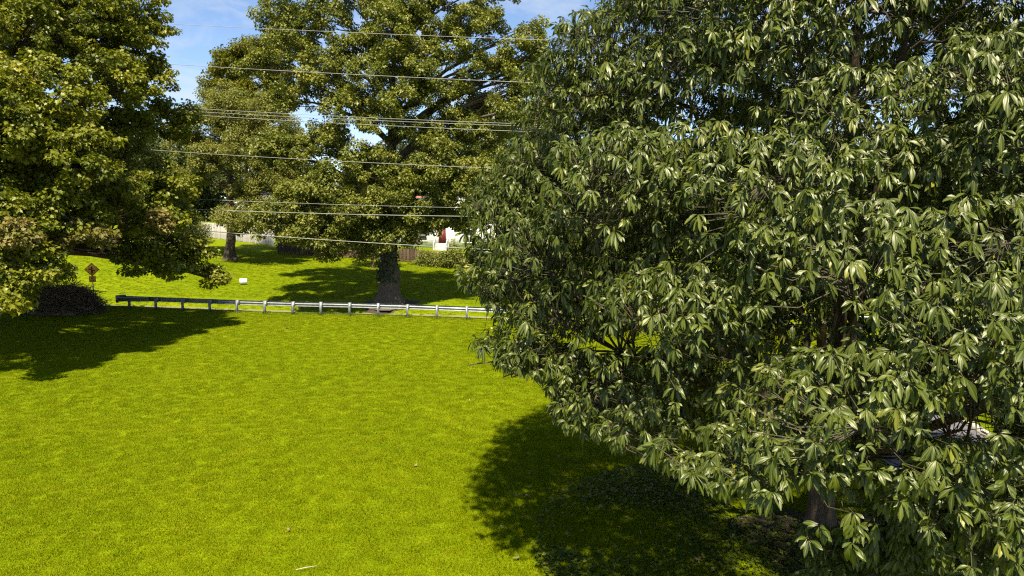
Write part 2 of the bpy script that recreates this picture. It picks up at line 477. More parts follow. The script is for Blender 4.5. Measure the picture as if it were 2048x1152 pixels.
drive_c = np.array([[11.6, -30], [12.0, 0], [12.2, 12], [12.4, 20], [14.0, 27], [19, 32], [30, 34.5], [60, 34]], float)
def resample(P, step):
    d = np.r_[0, np.cumsum(np.linalg.norm(np.diff(P, axis=0), axis=1))]
    t = np.arange(0, d[-1], step)
    Q = np.stack([np.interp(t, d, P[:, k]) for k in range(P.shape[1])], 1)
    for _ in range(12):
        Q[1:-1] = .5 * Q[1:-1] + .25 * (Q[:-2] + Q[2:])
    return Q
DC = resample(drive_c, .8)
DT = unit(np.gradient(DC, axis=0)); DN = np.stack([DT[:, 1], -DT[:, 0]], 1)
def ribbon(name, offs, zs, mat):
    m = len(DC); k = len(offs)
    P = DC[:, None] + DN[:, None] * np.asarray(offs)[None, :, None]
    Z = terrain(P[..., 0], P[..., 1]) + np.asarray(zs)[None]
    V = np.concatenate([P, Z[..., None]], -1).reshape(-1, 3)
    i = np.arange(m - 1)[:, None] * k; j = np.arange(k - 1)[None]
    F = np.stack([i + j, i + j + 1, i + k + j + 1, i + k + j], -1).reshape(-1, 4)
    return struct(link(name, tri_mesh(name, V, F, smooth=False), mat))
ribbon('driveway', [-2.0, -1, 0, 1, 2.0], [.012, .022, .03, .022, .012], M['drive'])
ribbon('driveway_kerb', [2.0, 2.0, 2.22, 2.22], [-.05, .11, .11, -.05], M['concrete'])

# ------------------------------------------------------------------ lawn blades (countless: stuff)
def grass_stuff():
    rng = np.random.RandomState(5)
    def tuft(name, nb, rad, h, w):
        a = rng.rand(nb) * 6.283; r = rad * np.sqrt(rng.rand(nb))
        base = np.stack([r * np.cos(a), r * np.sin(a), np.full(nb, -.01)], 1)
        yaw = rng.rand(nb) * 6.283; lean = rng.uniform(.15, .9, nb)
        hh = h * rng.uniform(.55, 1.2, nb)
        tip = base + np.stack([np.cos(yaw) * lean * hh, np.sin(yaw) * lean * hh, hh], 1)
        side = np.stack([-np.sin(yaw), np.cos(yaw), 0 * yaw], 1) * w * rng.uniform(.7, 1.3, nb)[:, None]
        V = np.stack([base - side, base + side, tip], 1).reshape(-1, 3)
        me = tri_mesh(name, V, np.arange(3 * nb).reshape(-1, 3), smooth=False)
        me.materials.append(M['grass'])
        return bpy.data.objects.new(name, me)
    tufts = bpy.data.collections.new('grass_tuft_sources')
    tufts.objects.link(tuft('grass_tuft', 70, .17, .050, .0065))
    tufts.objects.link(tuft('grass_tuft_short', 60, .16, .036, .0060))
    tufts.objects.link(tuft('clover_tuft', 46, .13, .046, .010))
    xs = np.arange(-62, 34, 1.0); ys = np.arange(9, 96, 1.0)
    X, Y = np.meshgrid(xs, ys)
    S = Y - rail_y(X)
    px = 1024 + FPX * X / Y
    vis = (px > -160) & (px < 2200)
    road = (S > .9) & (S < 7.9)
    dcy = np.interp(Y, DC[:, 1], DC[:, 0])
    drive = (np.abs(X - dcy) < 2.5) & (Y < 26)
    house = (Y > 79)
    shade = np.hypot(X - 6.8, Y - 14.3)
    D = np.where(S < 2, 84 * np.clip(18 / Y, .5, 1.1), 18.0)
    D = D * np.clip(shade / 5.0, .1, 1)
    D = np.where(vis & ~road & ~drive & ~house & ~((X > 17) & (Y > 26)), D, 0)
    Z = terrain(X, Y)
    nx = len(xs); i = np.arange(len(ys) - 1)[:, None] * nx; j = np.arange(nx - 1)[None]
    F = np.stack([i + j, i + j + 1, i + nx + j + 1, i + nx + j], -1).reshape(-1, 4)
    me = tri_mesh('grass', np.stack([X, Y, Z], -1).reshape(-1, 3), F)
    a = me.attributes.new('density', 'FLOAT', 'POINT'); a.data.foreach_set('value', D.ravel().astype(np.float32))
    o = link('grass', me, M['grass'])
    stuff(o); tag(o, 'short bright green mown grass covering the sunlit lawns', 'grass')
    ng = bpy.data.node_groups.new('grass_scatter', 'GeometryNodeTree')
    ng.interface.new_socket('Geometry', in_out='INPUT', socket_type='NodeSocketGeometry')
    ng.interface.new_socket('Geometry', in_out='OUTPUT', socket_type='NodeSocketGeometry')
    n, l = ng.nodes, ng.links
    gi, go = n.new('NodeGroupInput'), n.new('NodeGroupOutput')
    dp = n.new('GeometryNodeDistributePointsOnFaces')
    na = n.new('GeometryNodeInputNamedAttribute'); na.data_type = 'FLOAT'; na.inputs['Name'].default_value = 'density'
    ci = n.new('GeometryNodeCollectionInfo'); ci.inputs['Collection'].default_value = tufts
    ci.inputs['Separate Children'].default_value = True; ci.inputs['Reset Children'].default_value = True
    ip = n.new('GeometryNodeInstanceOnPoints'); ip.inputs['Pick Instance'].default_value = True
    rr = n.new('FunctionNodeRandomValue'); rr.data_type = 'FLOAT_VECTOR'
    rr.inputs['Min'].default_value = (0, 0, 0); rr.inputs['Max'].default_value = (0, 0, 6.283)
    rs = n.new('FunctionNodeRandomValue'); rs.data_type = 'FLOAT'
    rs.inputs[2].default_value = .7; rs.inputs[3].default_value = 1.35
    l.new(gi.outputs[0], dp.inputs['Mesh'])
    l.new(na.outputs['Attribute'], dp.inputs['Density'])
    l.new(dp.outputs['Points'], ip.inputs['Points']); l.new(ci.outputs['Instances'], ip.inputs['Instance'])
    l.new(rr.outputs['Value'], ip.inputs['Rotation']); l.new(rs.outputs[1], ip.inputs['Scale'])
    l.new(ip.outputs['Instances'], go.inputs[0])
    mod = o.modifiers.new('scatter', 'NODES'); mod.node_group = ng
grass_stuff()

# ------------------------------------------------------------------ trees
def wiggle(P, amp, rng):
    P = P.copy(); m = len(P)
    if m > 2:
        k = np.sin(np.linspace(0, math.pi, m))[:, None]
        P += k * np.cumsum(rng.normal(0, amp, (m, 3)), 0) * .5
    return P
def trunk_mesh(pts, rad, n=14, flare=1.9, rng=None, flare_h=1.0):
    """Trunk with a root flare that spreads in a few lobes."""
    pts = np.asarray(pts, float); m = len(pts)
    ang = np.arange(n) * 2 * math.pi / n
    h = pts[:, 2] - pts[0, 2]
    V = []
    lob = 1 + .42 * np.cos(5 * ang + 1.0) + .22 * np.cos(3 * ang)
    for k in range(m):
        f = math.exp(-max(h[k] - .0, 0) / (flare_h * .38))
        r = rad[k] * (1 + (flare - 1) * f * lob) * (1 + (.04 * rng.uniform(-1, 1, n) if rng is not None else 0))
        V.append(np.stack([pts[k, 0] + r * np.cos(ang), pts[k, 1] + r * np.sin(ang), np.full(n, pts[k, 2])], 1))
    V = np.concatenate(V)
    i = np.arange(m - 1)[:, None] * n; j = np.arange(n)[None]; j2 = (j + 1) % n
    F = np.stack([i + j, i + j2, i + n + j2, i + n + j], -1).reshape(-1, 4)
    return tri_mesh('trunk', V, F)

def clump_leaves(centres, rad, per, L, tmpl, rng, flat=.65, width=1.0, droop=.25, crown_c=None, hang=.25, fold=.25):
    """Leaves scattered in small clumps round the centres, upper sides up and outwards."""
    N = len(centres) * per
    ctr = np.repeat(centres, per, 0)
    rr = np.repeat(np.broadcast_to(rad, (len(centres),)), per)[:, None]
    g = rng.normal(size=(N, 3)); g = unit(g) * (rng.rand(N, 1) ** .45)
    g[:, 2] *= flat
    P = ctr + g * rr
    out = unit(g + 1e-3)
    n = unit(out * .55 + np.array([0, 0, .75]) + rng.normal(0, .45, (N, 3)))
    d = unit(out + rng.normal(0, .6, (N, 3)) + np.array([0, 0, -hang]))
    ll = L * rng.uniform(.65, 1.25, N)
    tint = np.clip(np.repeat(rng.normal(.45, .18, len(centres)), per) + rng.normal(0, .16, N), 0, 1)
    return leaf_soup(P, d, n, ll, tmpl, width, fold, droop, tint)

def scatter_crown(name, P, rot, scale, sources, mat, parent, rng):
    """A crown too dense to count: leaf clumps set on points by geometry nodes (one object, kind stuff)."""
    me = bpy.data.meshes.new(name)
    me.vertices.add(len(P)); me.vertices.foreach_set('co', np.ascontiguousarray(P, dtype=np.float32).ravel())
    a = me.attributes.new('rot', 'FLOAT_VECTOR', 'POINT'); a.data.foreach_set('vector', np.ascontiguousarray(rot, dtype=np.float32).ravel())
    a = me.attributes.new('size', 'FLOAT', 'POINT'); a.data.foreach_set('value', np.ascontiguousarray(scale, dtype=np.float32))
    a = me.attributes.new('pick', 'INT', 'POINT'); a.data.foreach_set('value', rng.randint(0, len(sources), len(P)).astype(np.int32))
    me.update()
    o = stuff(link(name, me, mat, parent))
    col = bpy.data.collections.new('clump_sources')
    for k, m_ in enumerate(sources):
        if not m_.materials: m_.materials.append(mat)
        col.objects.link(bpy.data.objects.new('leaf_clump', m_))
    ng = bpy.data.node_groups.new('crown_scatter', 'GeometryNodeTree')
    ng.interface.new_socket('Geometry', in_out='INPUT', socket_type='NodeSocketGeometry')
    ng.interface.new_socket('Geometry', in_out='OUTPUT', socket_type='NodeSocketGeometry')
    n, l = ng.nodes, ng.links
    gi, go = n.new('NodeGroupInput'), n.new('NodeGroupOutput')
    mp = n.new('GeometryNodeMeshToPoints')
    ci = n.new('GeometryNodeCollectionInfo'); ci.inputs['Collection'].default_value = col
    ci.inputs['Separate Children'].default_value = True; ci.inputs['Reset Children'].default_value = True
    ip = n.new('GeometryNodeInstanceOnPoints'); ip.inputs['Pick Instance'].default_value = True
    def named(nm, typ):
        q = n.new('GeometryNodeInputNamedAttribute'); q.data_type = typ; q.inputs['Name'].default_value = nm
        return q.outputs['Attribute']
    l.new(gi.outputs[0], mp.inputs['Mesh']); l.new(mp.outputs[0], ip.inputs['Points']); l.new(ci.outputs['Instances'], ip.inputs['Instance'])
    l.new(named('pick', 'INT'), ip.inputs['Instance Index']); l.new(named('rot', 'FLOAT_VECTOR'), ip.inputs['Rotation']); l.new(named('size', 'FLOAT'), ip.inputs['Scale'])
    l.new(ip.outputs['Instances'], go.inputs[0])
    o.modifiers.new('scatter', 'NODES').node_group = ng
    return o
def clump_sources(k, per, L, tmpl, rng, **kw):
    out = []
    for q in range(k):
        v, f, c = clump_leaves(np.zeros((1, 3)), np.array([1.0]), per, L, tmpl, rng, **kw)
        out.append(tri_mesh('leaf_clump', v, f, c))
    return out

def lobe_tree(name, label, cat_group, base, trunk_r, top, lobes, leaf_mat, bark, tmpl, L, per, clump_r, n_per_m2, seed,
              trunk_lean=None, fill=.5, limbs=True, width=1.0, flat=.65, droop=.25, hang=.25, flare=1.8, droop_twigs=0.2, extra=None, airy=0.0, lod_y=None):
    """A tree with a trunk, a limb to every lobe of the crown, branches to every clump, and leaves."""
    rng = np.random.RandomState(seed)
    base = np.asarray(base, float)
    t = thing(name, label, 'tree', cat_group, tuple(base))
    lobes = [(np.asarray(c, float) - base, np.asarray(r, float)) for c, r in lobes]
    top = np.asarray(top, float) - base
    h = np.concatenate([np.linspace(-.25, 1.4, 8), np.linspace(2, top[2], 12)])
    u = np.clip(h / top[2], 0, 1)[:, None]
    tp = np.stack([0 * h, 0 * h, h], 1) + u ** 1.5 * np.array([top[0], top[1], 0])
    tp[8:] += np.cumsum(rng.normal(0, .09, (12, 3)) * np.array([1, 1, 0]), 0)
    tr = trunk_r * (1 - .86 * np.clip(h / top[2], 0, 1) ** .9)
    link('trunk', trunk_mesh(tp, tr, 14, flare, rng, flare_h=trunk_r * 2.4), bark, t)
    node_p, node_r = [tp[k] for k in range(7, 20)], [tr[k] for k in range(7, 20)]
    CC, CS, P0, P1 = [], [], [], []
    for c, r in lobes:
        hor = np.hypot(c[0], c[1])
        zs = np.clip(c[2] - .55 * hor - .2 * r[2], top[2] * .22, top[2] * .93)
        k = int(np.argmin(np.abs(tp[:, 2] - zs))); p0 = tp[max(k, 6)]; rr = min(tr[max(k, 6)] * .62, .019 * np.linalg.norm(c - p0) + .04)
        end = c - np.array([0, 0, .25 * r[2]])
        dlt = end - p0
        mid1 = p0 + dlt * .33 + np.array([0, 0, .16 * np.linalg.norm(dlt)])
        mid2 = p0 + dlt * .7 + np.array([0, 0, .10 * np.linalg.norm(dlt)])
        path = wiggle(bezier(p0, mid1, mid2, end, 11), .10, rng)
        rad = rr * np.linspace(1, .28, 11)
        s = Soup().tube(path, rad, 7, .08, rng)
        # clump centres in the lobe's outer shell
        area = 4 * math.pi * ((r[0] * r[1] + r[0] * r[2] + r[1] * r[2]) / 3)
        n = max(6, int(area * n_per_m2 * (1 - airy * float(sstep(.45, .8, c[2] / top[2])))))
        g = unit(rng.normal(size=(n, 3)))
        g[:, 2] = np.where(g[:, 2] < -.75, -g[:, 2] * .5, g[:, 2])
        rad_f = fill + (1.02 - fill) * rng.rand(n, 1) ** .6
        C = c + g * rad_f * r
        # sub-branches to the clumps
        sub = min(n, 4 + n // 10)
        pick = rng.choice(n, sub, False)
        hubs = []
        for q in pick:
            a = path[rng.randint(5, 11)]
            m_ = (a + C[q]) / 2 + np.array([0, 0, .12 * np.linalg.norm(C[q] - a)])
            bp = wiggle(bezier(a, a * .5 + m_ * .5, m_ * .5 + C[q] * .5, C[q], 6), .05, rng)
            s.tube(bp, np.linspace(max(rr * .3, .022), .010, 6), 3)
            hubs += [bp[3], bp[4], bp[5]]
        hubs = np.array(hubs)
        dd = ((C[:, None] - hubs[None]) ** 2).sum(-1); a = hubs[dd.argmin(1)]
        P0.append(a); P1.append(C); 
        if limbs: link('limb', s.mesh('limb', True), bark, t)
        CC.append(C); CS.append(clump_r * rng.uniform(.65, 1.25, n))
    if extra:
        ex = Leaves()
        for c, r in extra[0]:
            c = np.asarray(c) - base; n = int(4 * math.pi * r[0] * r[2] * n_per_m2 * 1.1) + 5
            C = c + unit(rng.normal(size=(n, 3))) * (.4 + .6 * rng.rand(n, 1)) * np.asarray(r)
            ex.add(*clump_leaves(C, clump_r * rng.uniform(.6, 1.1, n), per, L * 1.05, tmpl, rng, flat, width, droop, hang=hang))
            P0.append(np.repeat((c - np.array([.3, 0, .3]))[None], n, 0)); P1.append(C)
        o = stuff(link('turning_foliage', ex.mesh('turning_foliage'), extra[1], t)); o['label'] = 'tan and yellow turning leaves'
    V, F = prisms(np.concatenate(P0), np.concatenate(P1), .014, .005)
    stuff(link('twigs', tri_mesh('twigs', V, F), bark, t))
    CC = np.concatenate(CC); CS = np.concatenate(CS)
    rot = np.stack([rng.normal(0, .22, len(CC)), rng.normal(0, .22, len(CC)), rng.rand(len(CC)) * 6.283], 1)
    scatter_crown('crown', CC, rot, CS, clump_sources(10, per, L / clump_r, tmpl, rng, flat=flat, width=width, droop=droop, hang=hang), leaf_mat, t, rng)
    return t
def lobe(px, py, Y, rpx, rz=.85, ry=1.0):
    r = rpx / FPX * Y
    return (at(px, py, Y), (r, r * ry, r * rz))
def ground_at(px, Y):
    X = (px - 1024) / FPX * Y
    return np.array([X, Y, float(terrain(X, Y))])

# the big tree across the road
B = ground_at(775, 53.4); B[2] -= .05
big = [lobe(*a) for a in [
    (585, 95, 54, 58), (560, 40, 55, 48), (650, 40, 54, 62), (720, 95, 53, 60), (780, 20, 53, 70), (860, 20, 54, 60), (955, 45, 53, 62),
    (1040, 105, 53, 42), (1000, 140, 55, 50), (940, 120, 52, 44), (800, 130, 52, 62), (655, 150, 53, 62), (600, 190, 54, 55),
    (1010, 215, 53, 42), (950, 235, 55, 55), (700, 215, 51.5, 62), (780, 250, 51, 55), (860, 190, 52, 45), (730, -60, 53, 80), (880, -70, 54, 80), (620, -50, 54, 70), (990, -40, 54, 60),
    (640, 290, 52, 62), (560, 300, 53, 52), (880, 310, 52, 55), (940, 340, 53, 56), (740, 330, 50.5, 55), (840, 350, 50.5, 52),
    (650, 370, 50.5, 58), (590, 400, 51, 50), (700, 425, 50, 60), (620, 460, 50.5, 52), (690, 480, 50.5, 46), (765, 400, 50, 58), (830, 420, 50.5, 46),
    (745, 478, 50.5, 42), (805, 462, 51, 38), (550, 440, 52, 44), (870, 445, 52, 36), (905, 395, 52, 46), (655, 505, 51, 26), (730, 505, 51, 24),
    (905, 250, 53, 48), (860, 275, 53, 44), (1030, 170, 53, 40), (985, 270, 54, 50), (910, 180, 53, 40), (1050, 150, 55, 36), (840, 90, 52, 48), (900, 80, 53, 46), (520, 130, 55, 40), (790, 120, 50.2, 46), (795, 195, 50.2, 44), (785, 50, 50.5, 46), (850, 452, 52, 26), (900, 436, 53, 36), (935, 448, 54, 26), (745, 150, 50.5, 44), (845, 145, 51, 40), (1078, 100, 54, 32), (1072, 165, 54, 32), (1060, 60, 54, 28)]]
lobe_tree('shade_tree', 'tallest shade tree, its ivy-wrapped trunk standing behind the guardrail', None, B, .78, (B[0] + .9, 53.9, 20.5), big,
          M['oak_leaf'], M['bark_grey'], LEAF_LOBED, .150, 165, .58, 1.1, 3, flare=2.0, fill=.35, airy=.35, width=1.1)

T2 = ground_at(460, 72)
lobes = [lobe(*a) for a in [(405, 255, 72, 52), (470, 225, 72, 55), (535, 235, 71, 55), (420, 320, 71, 46), (500, 300, 70, 56), (570, 290, 72, 50), (375, 290, 73, 40),
    (540, 360, 70, 52), (470, 440, 69, 38), (520, 425, 69, 46), (560, 450, 70, 40), (440, 200, 74, 40), (380, 350, 71, 30), (490, 385, 72, 30)]]
lobe_tree('lawn_tree', 'spreading pale green tree with forked bare limbs on the upper lawn', None, T2, .56, (T2[0] + .5, 72, 14.5), lobes,
          M['fine_leaf'], M['bark'], LEAF_LOW, .17, 160, .75, .85, 7, fill=.4, width=1.0)

T3 = ground_at(500, 98)
lobes = [lobe(*a) for a in [(465, 130, 97, 42), (510, 115, 97, 45), (455, 175, 97, 45), (545, 160, 97, 50), (500, 210, 97, 55), (560, 90, 98, 35), (490, 280, 97, 50)]]
lobe_tree('lawn_tree', 'yellow-green tree rising behind the spreading tree on the upper lawn', None, T3, .5, (T3[0], 98, 21), lobes,
          M['yellow_leaf'], M['bark'], LEAF_LOBED, .26, 80, .85, .75, 9, fill=.4)

T4 = ground_at(1010, 74)
lobes = [lobe(*a) for a in [(1040, 250, 74, 55), (985, 300, 74, 50), (1070, 320, 73, 60), (1000, 375, 73, 55), (1090, 230, 75, 45), (1060, 410, 73, 55), (960, 420, 74, 36), (1120, 380, 74, 60)]]
lobe_tree('garden_tree', 'leafy green tree by the end of the brown picket fence', None, T4, .4, (T4[0], 74, 14), lobes,
          M['oak_leaf'], M['bark'], LEAF_LOW, .24, 90, .8, .85, 12, fill=.4)
T5 = ground_at(745, 71)
lobes = [lobe(*a) for a in [(745, 420, 71, 34), (720, 450, 71, 28), (775, 440, 71, 28), (742, 480, 71, 20)]]
lobe_tree('garden_tree', 'small dark tree between the tallest tree and the picket fence', None, T5, .16, (T5[0], 71, 6), lobes,
          M['dark_leaf'], M['bark'], LEAF_LOW, .2, 60, .55, .9, 14, fill=.4)

# far trees behind the house and along the skyline
far = [(230, 120, 300, 95, 'rounded dark tree beyond the yellow-green tree'), (330, 112, 300, 70, 'dark tree beyond the white board fence'), (430, 118, 330, 70, 'dark tree over the red shed roof'),
       (600, 120, 300, 85, 'broad dark tree behind the red shed'), (720, 110, 330, 75, 'dark tree standing close behind the white house chimney end'), (850, 118, 300, 85, 'wide dark tree behind the white house roof'),
       (985, 112, 330, 75, 'dark tree behind the white house end wall'), (1110, 105, 320, 85, 'dark tree glimpsed behind the glossy-leaved tree edge')]
for k, (px, Y, py, rp, lab) in enumerate(far):
    b = ground_at(px, Y)
    rng = np.random.RandomState(40 + k)
    lb = [lobe(px + rng.uniform(-.6, .6) * rp, py + dy, Y + rng.uniform(-3, 3), rp * q) for dy, q in ((0, .6), (35, .7), (75, .8), (110, .75), (40, .6), (90, .7))]
    lobe_tree('distant_tree', lab, 'trees beyond the house', b, .4, (b[0], Y, b[2] + 11), lb, M['dark_leaf'], M['bark'], LEAF_LOW, .36, 80, 1.2, .45, 60 + k, fill=.4)
right = [(1290, 66, 330, 110, 'dark green tree across the road, seen through the glossy-leaved tree'), (1500, 60, 340, 120, 'second dark tree across the road behind the glossy-leaved tree'),
         (1720, 56, 330, 120, 'third dark tree across the road behind the glossy-leaved tree'), (1950, 58, 340, 130, 'dark tree across the road beyond the driveway')]
for k, (px, Y, py, rp, lab) in enumerate(right):
    b = ground_at(px, Y)
    rng = np.random.RandomState(140 + k)
    lb = [lobe(px + rng.uniform(-.7, .7) * rp, py + dy, Y + rng.uniform(-3, 3), rp * q) for dy, q in ((0, .6), (40, .75), (80, .8), (120, .8), (150, .7), (60, .7))]
    lobe_tree('roadside_tree', lab, 'trees across the road', b, .35, (b[0], Y, b[2] + 9), lb, M['dark_leaf'], M['bark'], LEAF_LOW, .32, 60, 1.0, .6, 160 + k, fill=.4)

# the maple at the near side of the road
LT = np.array([-30.5, 38.0, float(terrain(-30.5, 38.0))])
lobes = [lobe(*a) for a in [
    (60, 60, 33, 110), (190, 40, 36, 90), (290, 60, 38, 55), (300, 150, 38, 50), (230, 170, 35, 75), (100, 200, 31, 100), (20, 300, 29, 100),
    (150, 320, 30, 85), (260, 250, 37, 60), (330, 245, 40, 50), (370, 235, 41, 30), (230, 390, 33, 75), (330, 370, 37, 55), (310, 440, 36, 60),
    (120, 420, 30, 80), (360, 500, 38, 46), (425, 548, 39, 30), (290, 520, 36, 56), (390, 520, 38.5, 36), (445, 562, 39, 18), (335, 540, 37.5, 32), (30, 440, 28, 90), (40, 530, 27, 70), (10, 590, 26.5, 40), (22, 606, 26, 30), (62, 556, 27, 34), (105, 545, 28, 22), (80, 500, 29, 44),
    (350, 430, 40, 45), (175, 450, 33, 45), (140, 120, 40, 120), (60, 300, 42, 140), (200, 330, 43, 100), (250, 450, 42, 70), (100, -60, 36, 130), (240, -40, 38, 80),
    (-120, 100, 34, 160), (-140, 300, 32, 160), (-120, 460, 34, 130)]] + [((-30, 36, 9), (5, 5, 4)), ((-36, 36, 8.5), (6, 5, 4)), ((-28, 41, 9), (5, 4, 4)), ((-34, 30.5, 9), (5, 4, 4)), ((-40, 38, 9), (5, 5, 4)), ((-33, 43, 8), (5, 3, 3)), ((-23.5, 27, 8), (3.6, 3, 3)), ((-27, 28, 10), (4, 3.5, 3.5)), ((-22, 28, 11), (3, 3, 2.5)), ((-30, 31, 7), (4, 3, 3))]  # world-placed lobes: mostly unseen, added to close gaps in the maple's shadow
lobe_tree('maple_tree', 'maple overhanging the brush pile, with yellowing leaf clusters on its low boughs', None, LT, .5, (LT[0] + .3, 38.5, 16.5), lobes,
          M['maple_leaf'], M['bark'], LEAF_MAPLE, .155, 105, .52, 1.1, 21, fill=.4, droop=.2, hang=.45, flat=.5,
          extra=([lobe(*a) for a in [(130, 462, 29.5, 34), (185, 468, 29.5, 28), (30, 470, 26.5, 34), (320, 440, 34, 24), (110, 490, 29, 20)]], M['turning_leaf']))

# ------------------------------------------------------------------ the glossy-leaved tree beside the driveway
def near_tree():
    rng = np.random.RandomState(77)
    base = np.array([6.75, 14.3, float(terrain(6.75, 14.3)) - .04])
    t = thing('chestnut_tree', 'glossy-leaved chestnut tree with drooping leaf whorls beside the driveway', 'tree', None, tuple(base))
    # profile of the crown: radius by height
    PZ = [1.6, 2.3, 3.3, 4.3, 5.5, 6.5, 7.5, 8.8, 11, 13, 15, 16.2]
    PR = [2.6, 4.6, 6.0, 7.2, 7.6, 7.5, 7.1, 6.4, 5.4, 4.2, 2.4, .5]
    # trunk and limbs
    fork = np.array([0, 0, 1.2])
    tp = np.array([[0, 0, -.2], [0, 0, 0], [.01, 0, .15], [.02, 0, .35], [.03, .01, .6], [.01, .02, .9], [-.02, .02, 1.2], [.02, .03, 1.5], [.1, .05, 1.9]])
    tr = np.array([.27, .27, .26, .26, .25, .26, .28, .24, .14])
    link('trunk', trunk_mesh(tp, tr, 18, 1.7, rng, 1.0), M['bark'], t)
    limb_pts, limb_r = [], []
    spec = [(-100, 5.2, 3.6, .14), (-150, 5.6, 4.6, .15), (170, 5.4, 6.6, .15), (-60, 5.2, 4.6, .15), (-20, 5.6, 5.4, .14), (30, 5.2, 6.2, .14), (80, 5.4, 5.2, .14),
            (130, 5.0, 5.4, .13), (-120, 3.6, 8.6, .13), (-30, 3.6, 9.0, .13), (60, 3.4, 9.6, .13), (170, 3.4, 10.2, .12), (-80, 2.0, 11.8, .12), (20, .6, 14.5, .17), (-75, 5.2, 6.6, .13)]
    for az, rr, zz, r0 in spec:
        a = R(az) + rng.uniform(-.1, .1)
        end = np.array([rr * math.cos(a), rr * math.sin(a), zz])
        p0 = fork + np.array([.12 * math.cos(a), .12 * math.sin(a), rng.uniform(-.25, .5)])
        steep = (zz - 1.7) / rr
        p1 = p0 + np.array([.18 * end[0], .18 * end[1], .38 * (zz - 1.7) + .5])
        p2 = p0 + (end - p0) * .65 + np.array([0, 0, .5])
        path = wiggle(bezier(p0, p1, p2, end, 16), .07, rng)
        rad = r0 * np.linspace(1, .22, 16)
        link('limb', Soup().tube(path, rad, 9, .07, rng).mesh('limb', True), M['bark'], t)
        limb_pts.append(path[4:]); limb_r.append(rad[4:])
    LP, LR = np.concatenate(limb_pts), np.concatenate(limb_r)
    # boughs: centres, outward direction, size
    boughs = []
    def clear(P):
        """Openings in the crown through which trunk, driveway and lit lawn are seen."""
        q = project(P + base)
        x, y = q[:, 0], q[:, 1]
        w = (x > 1560) & (x < 1700) & (y > 970) & (y < 1050)
        w |= (x > 1735) & (x < 1815) & (y > 868) & (y < 930)
        w |= (x > 1845) & (x < 1990) & (y > 800) & (y < 872)
        w |= (x > 1845) & (x < 1875) & (y > 60) & (y < 120)
        w |= (x < 1560) & (y > np.interp(x, [940, 1000, 1090, 1110, 1230, 1350, 1500, 1560], [690, 728, 752, 840, 880, 938, 985, 1010]))
        w |= x < np.interp(y, [0, 150, 260, 330, 400, 520, 580, 615, 650, 690], [1125, 1065, 1030, 985, 940, 915, 935, 1005, 1000, 925]) + rng.normal(0, 12, len(x))
        w |= (x > 1180) & (x < 1330) & (y > 655) & (y < 690)
        w |= (x > 1340) & (x < 1420) & (y > 860) & (y < 900)
        w |= (x > 1300) & (x < 1600) & (y > 1000)
        return ~w
    def prof(z): return np.interp(z, PZ, PR)
    cand, tries = [], 0
    while len(cand) < 250 and tries < 20000:
        tries += 1
        z = rng.uniform(2.0, 15.6); a = rng.rand() * 2 * math.pi
        if rng.rand() > prof(z) / 7.6: continue
        depth = rng.choice([.97, .97, .80, .60], p=[.5, .15, .2, .15])
        r = prof(z) * depth - .45 + .35 * math.sin(3 * a + 1.3 * z) 
        c = np.array([r * math.cos(a), r * math.sin(a), z])
        if any(np.linalg.norm((c - o_) * np.array([1, 1, 1.35])) < (1.12 if depth > .9 else 1.25) for o_, *_ in cand): continue
        if math.sin(a) < -.5 and z < 3.4 and depth > .5: continue
        cand.append((c, a, rng.uniform(.85, 1.3), depth))
    for px, py, Y, rr in [(985, 715, 11.6, .8), (1060, 735, 11.2, .9), (1130, 815, 10.6, .55), (1165, 860, 10.6, .45), (960, 560, 12.5, .7), (985, 400, 13.0, .8), (1110, 150, 12.5, .8), (1160, 60, 12.0, .7),
                      (1690, 1090, 9.4, .62), (1640, 1115, 8.8, .55), (1740, 1120, 8.4, .6), (1840, 1110, 8.0, .6), (1900, 1090, 7.6, .6), (1760, 1065, 9.0, .5), (1960, 1060, 7.2, .75), (2030, 980, 7.2, .8), (1880, 1000, 7.8, .6), (1430, 925, 7.6, .75), (1560, 915, 7.2, .8), (1700, 800, 7.0, 1.0), (1920, 920, 7.0, .8),
                      (1290, 870, 9.3, .8), (1950, 640, 6.9, .9)]:
        c = at(px, py, Y) - base
        cand.append((c, math.atan2(c[1], c[0]), rr, 1.0))
    whorl_p, whorl_t, whorl_s, tw0, tw1 = [], [], [], [], []
    br = Soup()
    for c, a, size, depth in cand:
        o_ = np.array([math.cos(a), math.sin(a), 0]); tg = np.array([-math.sin(a), math.cos(a), 0])
        d2 = LP - c
        cost = np.linalg.norm(d2, axis=1) + 1.2 * np.clip(d2[:, 2] - .1, 0, None) + .8 * np.clip((LP * o_).sum(1) - (c * o_).sum() + .3, 0, None)
        k = int(cost.argmin())
        start = LP[k]
        tip = c + o_ * size * .55 + np.array([0, 0, -.12 * size])
        mid = start * .45 + tip * .55 + np.array([0, 0, .04 * np.linalg.norm(tip - start)])
        path = wiggle(bezier(start, start * .6 + mid * .4 + np.array([0, 0, .1]), mid, tip, 9), .04, rng)
        br.tube(path, np.linspace(min(LR[k] * .7, .05), .011, 9), 5)
        n = int(225 * size * size * (1.0 if depth > .9 else .6)) + 16
        u1 = rng.uniform(-1, 1, n); u2 = rng.uniform(-1, 1, n)
        ok = u1 ** 2 + u2 ** 2 < 1
        u1, u2 = u1[ok], u2[ok]; n = len(u1)
        dome = .42 * (1 - u1 ** 2 - u2 ** 2) - .30 * np.clip(u1, 0, 1) ** 2
        layer = rng.choice([0, -.38, -.75], n, p=[.55, .28, .17]) 
        P = c + size * (u1[:, None] * o_ * 1.05 + u2[:, None] * tg * 1.1) + np.array([0, 0, 1.0]) * (size * (dome + layer) + rng.normal(0, .08, n))[:, None]
        keep = clear(P)
        P, u1, u2 = P[keep], u1[keep], u2[keep]; n = len(P)
        if n == 0: continue
